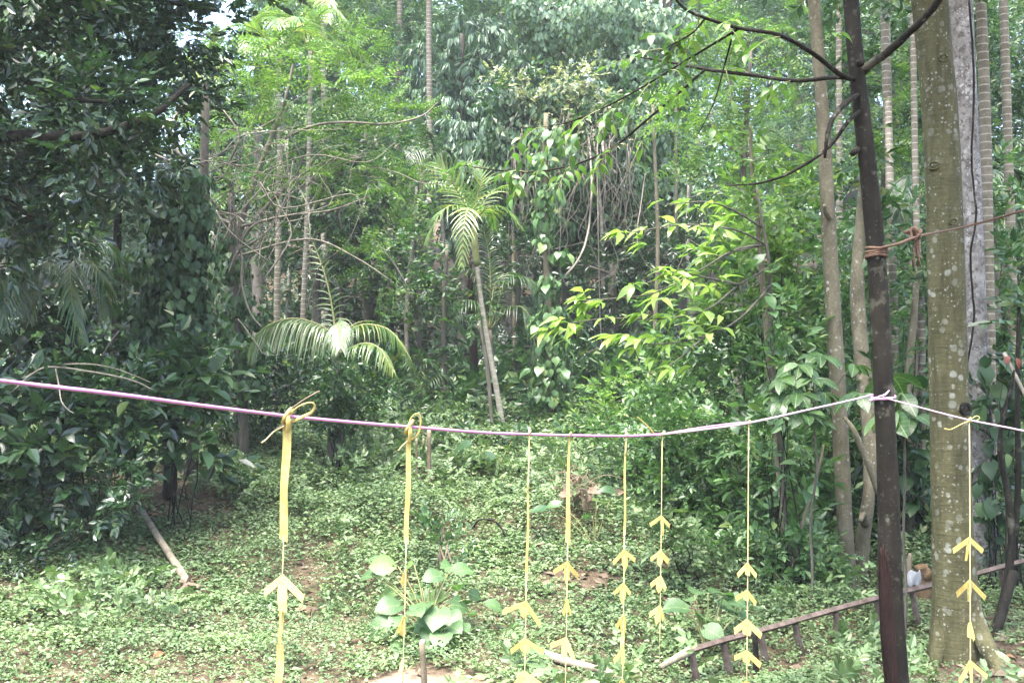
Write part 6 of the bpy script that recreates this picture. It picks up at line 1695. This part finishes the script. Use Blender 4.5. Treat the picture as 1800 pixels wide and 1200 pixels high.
GR = np.random.default_rng(17)
def garland(label, x0, y0, d, parts, loop=None, tails=()):
    """parts: ('thread', y0, y1, half px) ('strip', y0, y1, w0 px, w1 px) ('arrow', y, left (dx, dy), right (dx, dy), blade (w, h), turn degrees)"""
    top = P(x0, y0, d)
    th = thing('palm_leaf_garland', label, 'garland', top, 'yellow palm-leaf garlands')
    s = d / F
    def at(y):                                   # straight below the tie
        q = P(x0, y, d)
        return np.array([top[0], top[1], q[2]])
    I = np.eye(3)
    for p in parts:
        if p[0] == 'thread':
            MB().add(*tube([at(p[1]), at((p[1] + p[2]) / 2) + [.0008, 0, 0], at(p[2])], p[3] * s, seg=5, sub=3), smooth=True).build('thread', MAT['thread'], th, top)
        elif p[0] == 'strip':
            h = (at(p[1]) - at(p[2]))[2]
            w0, w1 = p[3] * s / 2, p[4] * s / 2
            n = 12
            sw = GR.uniform(1.5, 3.2); ph = GR.uniform(0, 6)
            tw = math.radians(p[5] if len(p) > 5 else 0)
            V, q = [], []
            for i in range(n):
                t = i / (n - 1)
                w = w0 + (w1 - w0) * t
                a = tw * t + .38 * math.sin(ph + sw * t * 2.2) * math.sin(math.pi * t)
                c = at(p[1]) - [0, 0, h * t] + np.array([.0022 * math.sin(ph + sw * 2 * t), .003 * math.sin(1 + sw * 2.5 * t), 0]) * math.sin(math.pi * t)
                ax = np.array([math.cos(a), math.sin(a), 0]); nn = np.array([-math.sin(a), math.cos(a), 0])
                cut = (-.5 * w1 if i == n - 1 else 0)
                for sx, sy in ((-1, -1), (1, -1), (1, 1), (-1, 1)):
                    V.append(c + ax * w * sx + nn * .0006 * sy + [0, 0, cut * sx])
            for i in range(n - 1):
                for j in range(4):
                    k = (j + 1) % 4
                    q.append([i * 4 + j, i * 4 + k, i * 4 + 4 + k, i * 4 + 4 + j])
            q += [[3, 2, 1, 0], [n * 4 - 4, n * 4 - 3, n * 4 - 2, n * 4 - 1]]
            MB().add(V, np.array(q)).build('strip', MAT['yellow'], th, top)
        else:
            _, y, l, r, bl, turn = p
            o = at(y)
            a = math.radians(turn + GR.normal(0, 13))
            tl = math.radians(GR.normal(0, 4.5)); nd = math.radians(GR.normal(0, 7))
            Rz = np.array([[math.cos(a), -math.sin(a), 0], [math.sin(a), math.cos(a), 0], [0, 0, 1]]) @ np.array([[math.cos(tl), 0, math.sin(tl)], [0, 1, 0], [-math.sin(tl), 0, math.cos(tl)]]) @ np.array([[1, 0, 0], [0, math.cos(nd), -math.sin(nd)], [0, math.sin(nd), math.cos(nd)]])
            w, h = bl[0] * s / 2, bl[1] * s
            sh = bl[2] if len(bl) > 2 else 'point'
            if sh == 'point':
                poly = [(0, 0), (-w * .75, -h * .12), (-w, -h * .35), (-w * .9, -h * .72), (0, -h), (w * .9, -h * .72), (w, -h * .35), (w * .75, -h * .12)]
            elif sh == 'block':
                poly = [(0, 0), (-w * .8, -h * .2), (-w, -h * .5), (-w * .85, -h * .9), (w * .9, -h), (w, -h * .5), (w * .8, -h * .2)]
            else:
                poly = [(0, 0), (-w, -h * .1), (-w * .5, -h), (w * .5, -h), (w, -h * .1)]
            ar = MB().add(*extrude(poly, .0012, Rz, o)).build('arrow', MAT['yellow'], th, top)
            for e in (l, r):
                if e is None: continue
                ex, ez = e[0] * s, -e[1] * s
                ln = math.hypot(ex, ez); ux, uz = ex / ln, ez / ln
                nx_, nz_ = -uz, ux
                if nz_ < 0: nx_, nz_ = -nx_, -nz_
                ww = (e[2] if len(e) > 2 else 10) * s / 2 * GR.uniform(.85, 1.12)
                st = (-ux * .002, -uz * .002)
                poly = [(st[0] + nx_ * ww * .5, st[1] + nz_ * ww * .3), (ex + nx_ * ww, ez + nz_ * ww * .7), (ex + nx_ * ww * .2 + 0 * ux, ez - ww * 1.5), (st[0] - nx_ * ww, st[1] - nz_ * ww * 1.6)]
                sgn = 1 if ex > 0 else -1
                b = (.3 + GR.normal(0, .16)) * sgn
                Rb = np.array([[math.cos(b), -math.sin(b), 0], [math.sin(b), math.cos(b), 0], [0, 0, 1]])
                MB().add(*extrude(poly, .0011, Rz @ Rb, o + [0, -.0018 if sgn > 0 else .0018, -.001])).build('wing', MAT['yellow'], ar, top)
    # the tie on the cord
    kp = [top + np.array([math.cos(t) * .006 * 1, math.sin(t) * .012, math.cos(t * 1.0) * .011 + .002]) for t in np.linspace(0, 6.283, 9)]
    big = 2.0 if loop else 1.0
    MB().add(*tube([top + (k - top) * big * .75 for k in kp], .0026 * big, seg=6, sub=3), smooth=True).build('tie', MAT['yellow'], th, top)
    if loop:
        MB().add(*tube([P(q[0], q[1], d - .01 + .004 * i) for i, q in enumerate(loop[0])], loop[1] * s / 2, seg=6, sub=6, flat=.35), smooth=True).build('loop', MAT['yellow'], th, top)
        MB().add(*tube([P(x0 + 1, y0 - 6, d - .012), P(x0 + 2, y0 + 8, d - .014), P(x0, y0 + 26, d - .008)], [.006, .011, .006], seg=8, sub=4, flat=.6), smooth=True).build('knot', MAT['yellow'], th, top)
    for t in tails:
        MB().add(*tube([P(q[0], q[1], d - .015) for q in t[0]], t[1] * s / 2, seg=4, sub=5), smooth=True).build('loose_end', MAT[t[2]], th, top)

garland('nearest garland: broad yellow strip with a big loop, one large arrow below', 505, 733, 2.36,
        [('strip', 742, 948, 15, 14, 4), ('thread', 940, 1012, 1.0), ('arrow', 1008, (-33, 24, 13), (33, 38, 13), (17, 64, 'block'), 5), ('strip', 1066, 1132, 9, 5, 40), ('strip', 1128, 1235, 12, 15, 10), ('thread', 1060, 1240, .8)],
        loop=([(508, 728), (525, 714), (545, 707), (553, 712), (548, 724), (530, 733), (512, 742)], 7),
        tails=[([(500, 748), (482, 758), (468, 772), (460, 778)], 2.5, 'thread'), ([(500, 745), (488, 752), (472, 768)], 2, 'twig'), ([(512, 718), (535, 702), (556, 690), (562, 687)], 2.5, 'dry')])
garland('second garland: narrow yellow strip with a small standing loop, arrows seen edge-on', 719, 752, 2.63,
        [('strip', 768, 953, 9, 8, 6), ('thread', 945, 1200, .8), ('arrow', 998, (-5, 22, 7), None, (8, 38), 25), ('arrow', 1079, (-7, 28, 8), (5, 30, 7), (9, 36, 'block'), 20), ('arrow', 1151, None, None, (7, 34), 30)],
        loop=([(718, 748), (722, 735), (730, 727), (738, 730), (739, 745), (736, 760), (728, 770), (722, 772)], 4.5), tails=[([(716, 775), (708, 782), (700, 792)], 2, 'thread')])
garland('third garland: thin strip with three wide-winged arrows, left of the centre group', 930, 762, 2.95,
        [('thread', 750, 865, 1.3), ('strip', 850, 1012, 3, 5), ('thread', 1005, 1230, .9), ('arrow', 1053, (-36, 24, 8), (33, 36, 9), (16, 30), 0), ('arrow', 1117, (-26, 26, 10), (33, 22, 9), (20, 27), 0), ('arrow', 1174, (-22, 26, 12), (27, 24, 12), (19, 32, 'block'), 0)])
garland('fourth garland: long yellow strip tapering upward, arrows with one seen folded', 1001, 765, 3.09,
        [('strip', 768, 953, 3, 9), ('thread', 945, 1225, .8), ('arrow', 985, (-22, 18, 9), (20, 26, 10), (10, 42), 0), ('arrow', 1050, (-4, 24, 8), (5, 24, 7), (8, 26), 25), ('arrow', 1116, (-25, 16, 9), (16, 32, 9), (11, 38), 0), ('arrow', 1195, (-20, 18, 9), (18, 22, 9), (12, 38), 0)])
garland('fifth garland: thin strip with a crowded column of small arrows', 1100, 766, 3.3,
        [('thread', 752, 800, 1.4), ('strip', 775, 938, 3, 4), ('thread', 930, 1230, .9), ('arrow', 964, (-19, 22, 8), (20, 20, 8), (11, 38), 0), ('arrow', 1022, (-14, 18, 7), (12, 16, 7), (11, 37), 0), ('arrow', 1076, (-10, 20, 8), (9, 20, 8), (12, 32, 'block'), 0),
         ('strip', 1106, 1140, 6, 7, 20), ('arrow', 1134, (-14, 20, 8), None, (8, 32), 15), ('arrow', 1187, (-8, 18, 7), (8, 16, 7), (12, 30), 0)])
garland('sixth garland: bare thread with four small arrows starting high, ending above the fence end', 1164, 764, 3.45,
        [('thread', 764, 1160, .75), ('arrow', 905, (-21, 14, 6), (12, 18, 8), (5, 36), 0), ('arrow', 966, (-15, 16, 8), (14, 16, 8), (11, 28), 0), ('arrow', 1010, (-14, 16, 8), (9, 18, 8), (12, 30), 0), ('arrow', 1061, (-13, 18, 9), (11, 19, 9), (10, 34), 0)])
garland('seventh garland: long bare thread with five arrows in front of the rail fence', 1316, 743, 3.86,
        [('thread', 743, 1230, .9), ('arrow', 987, (-15, 20, 9), (18, 19, 9), (9, 22, 'block'), 0), ('arrow', 1034, (-16, 17, 9), (19, 20, 9), (10, 19, 'block'), 0), ('arrow', 1085, (-22, 21, 10), (23, 22, 10), (15, 27, 'block'), 0), ('arrow', 1138, (-20, 16, 9), (23, 18, 9), (13, 22, 'block'), 0), ('arrow', 1190, (-16, 16, 9), (18, 16, 9), (13, 24, 'block'), 0)])
garland('rightmost garland: thread with sharp arrows hanging in front of the olive trunk', 1704, 738, 4.05,
        [('thread', 738, 1240, .9), ('arrow', 943, (-20, 27, 10), (26, 20, 9), (7, 42, 'tail'), 0), ('arrow', 1017, (-19, 31, 10), (24, 29, 10), (9, 40, 'tail'), 0), ('arrow', 1089, None, (6, 26, 8), (10, 28, 'block'), 15), ('arrow', 1155, (-20, 34, 9), (29, 27, 9), (8, 40, 'tail'), 0)],
        tails=[([(1703, 740), (1690, 745), (1672, 754), (1660, 753)], 1.6, 'yellow'), ([(1705, 738), (1716, 731), (1722, 734), (1716, 739), (1706, 740)], 1.6, 'yellow')])

# ------------------------------------------------------------------ misty air between the trees
def haze():
    lo, hi = np.array([1e9] * 3), np.array([-1e9] * 3)           # round everything that has been built
    bpy.context.view_layer.update()
    for o in scene.objects:
        if o.type == 'MESH':
            c = np.array([o.matrix_world @ Vector(b) for b in o.bound_box])
            lo, hi = np.minimum(lo, c.min(0)), np.maximum(hi, c.max(0))
    lo, hi = lo - 1.0, hi + 1.0
    V = np.array([[x, y, z] for x in (lo[0], hi[0]) for y in (lo[1], hi[1]) for z in (lo[2], hi[2])], float)
    q = np.array([[0, 1, 3, 2], [4, 6, 7, 5], [0, 4, 5, 1], [2, 3, 7, 6], [0, 2, 6, 4], [1, 5, 7, 3]])
    m, nt, out = nodes('mist')
    v = nt.nodes.new('ShaderNodeVolumePrincipled')
    v.inputs['Color'].default_value = (.86, .94, 1.0, 1)
    v.inputs['Density'].default_value = .0008
    v.inputs['Anisotropy'].default_value = .0
    nt.links.new(v.outputs[0], out.inputs['Volume'])
    o = MB().add(V, q).build('haze', m)
    o['kind'] = 'stuff'
    o['label'] = 'thin bright mist hanging between the trees'
if USE_HAZE:
    haze()
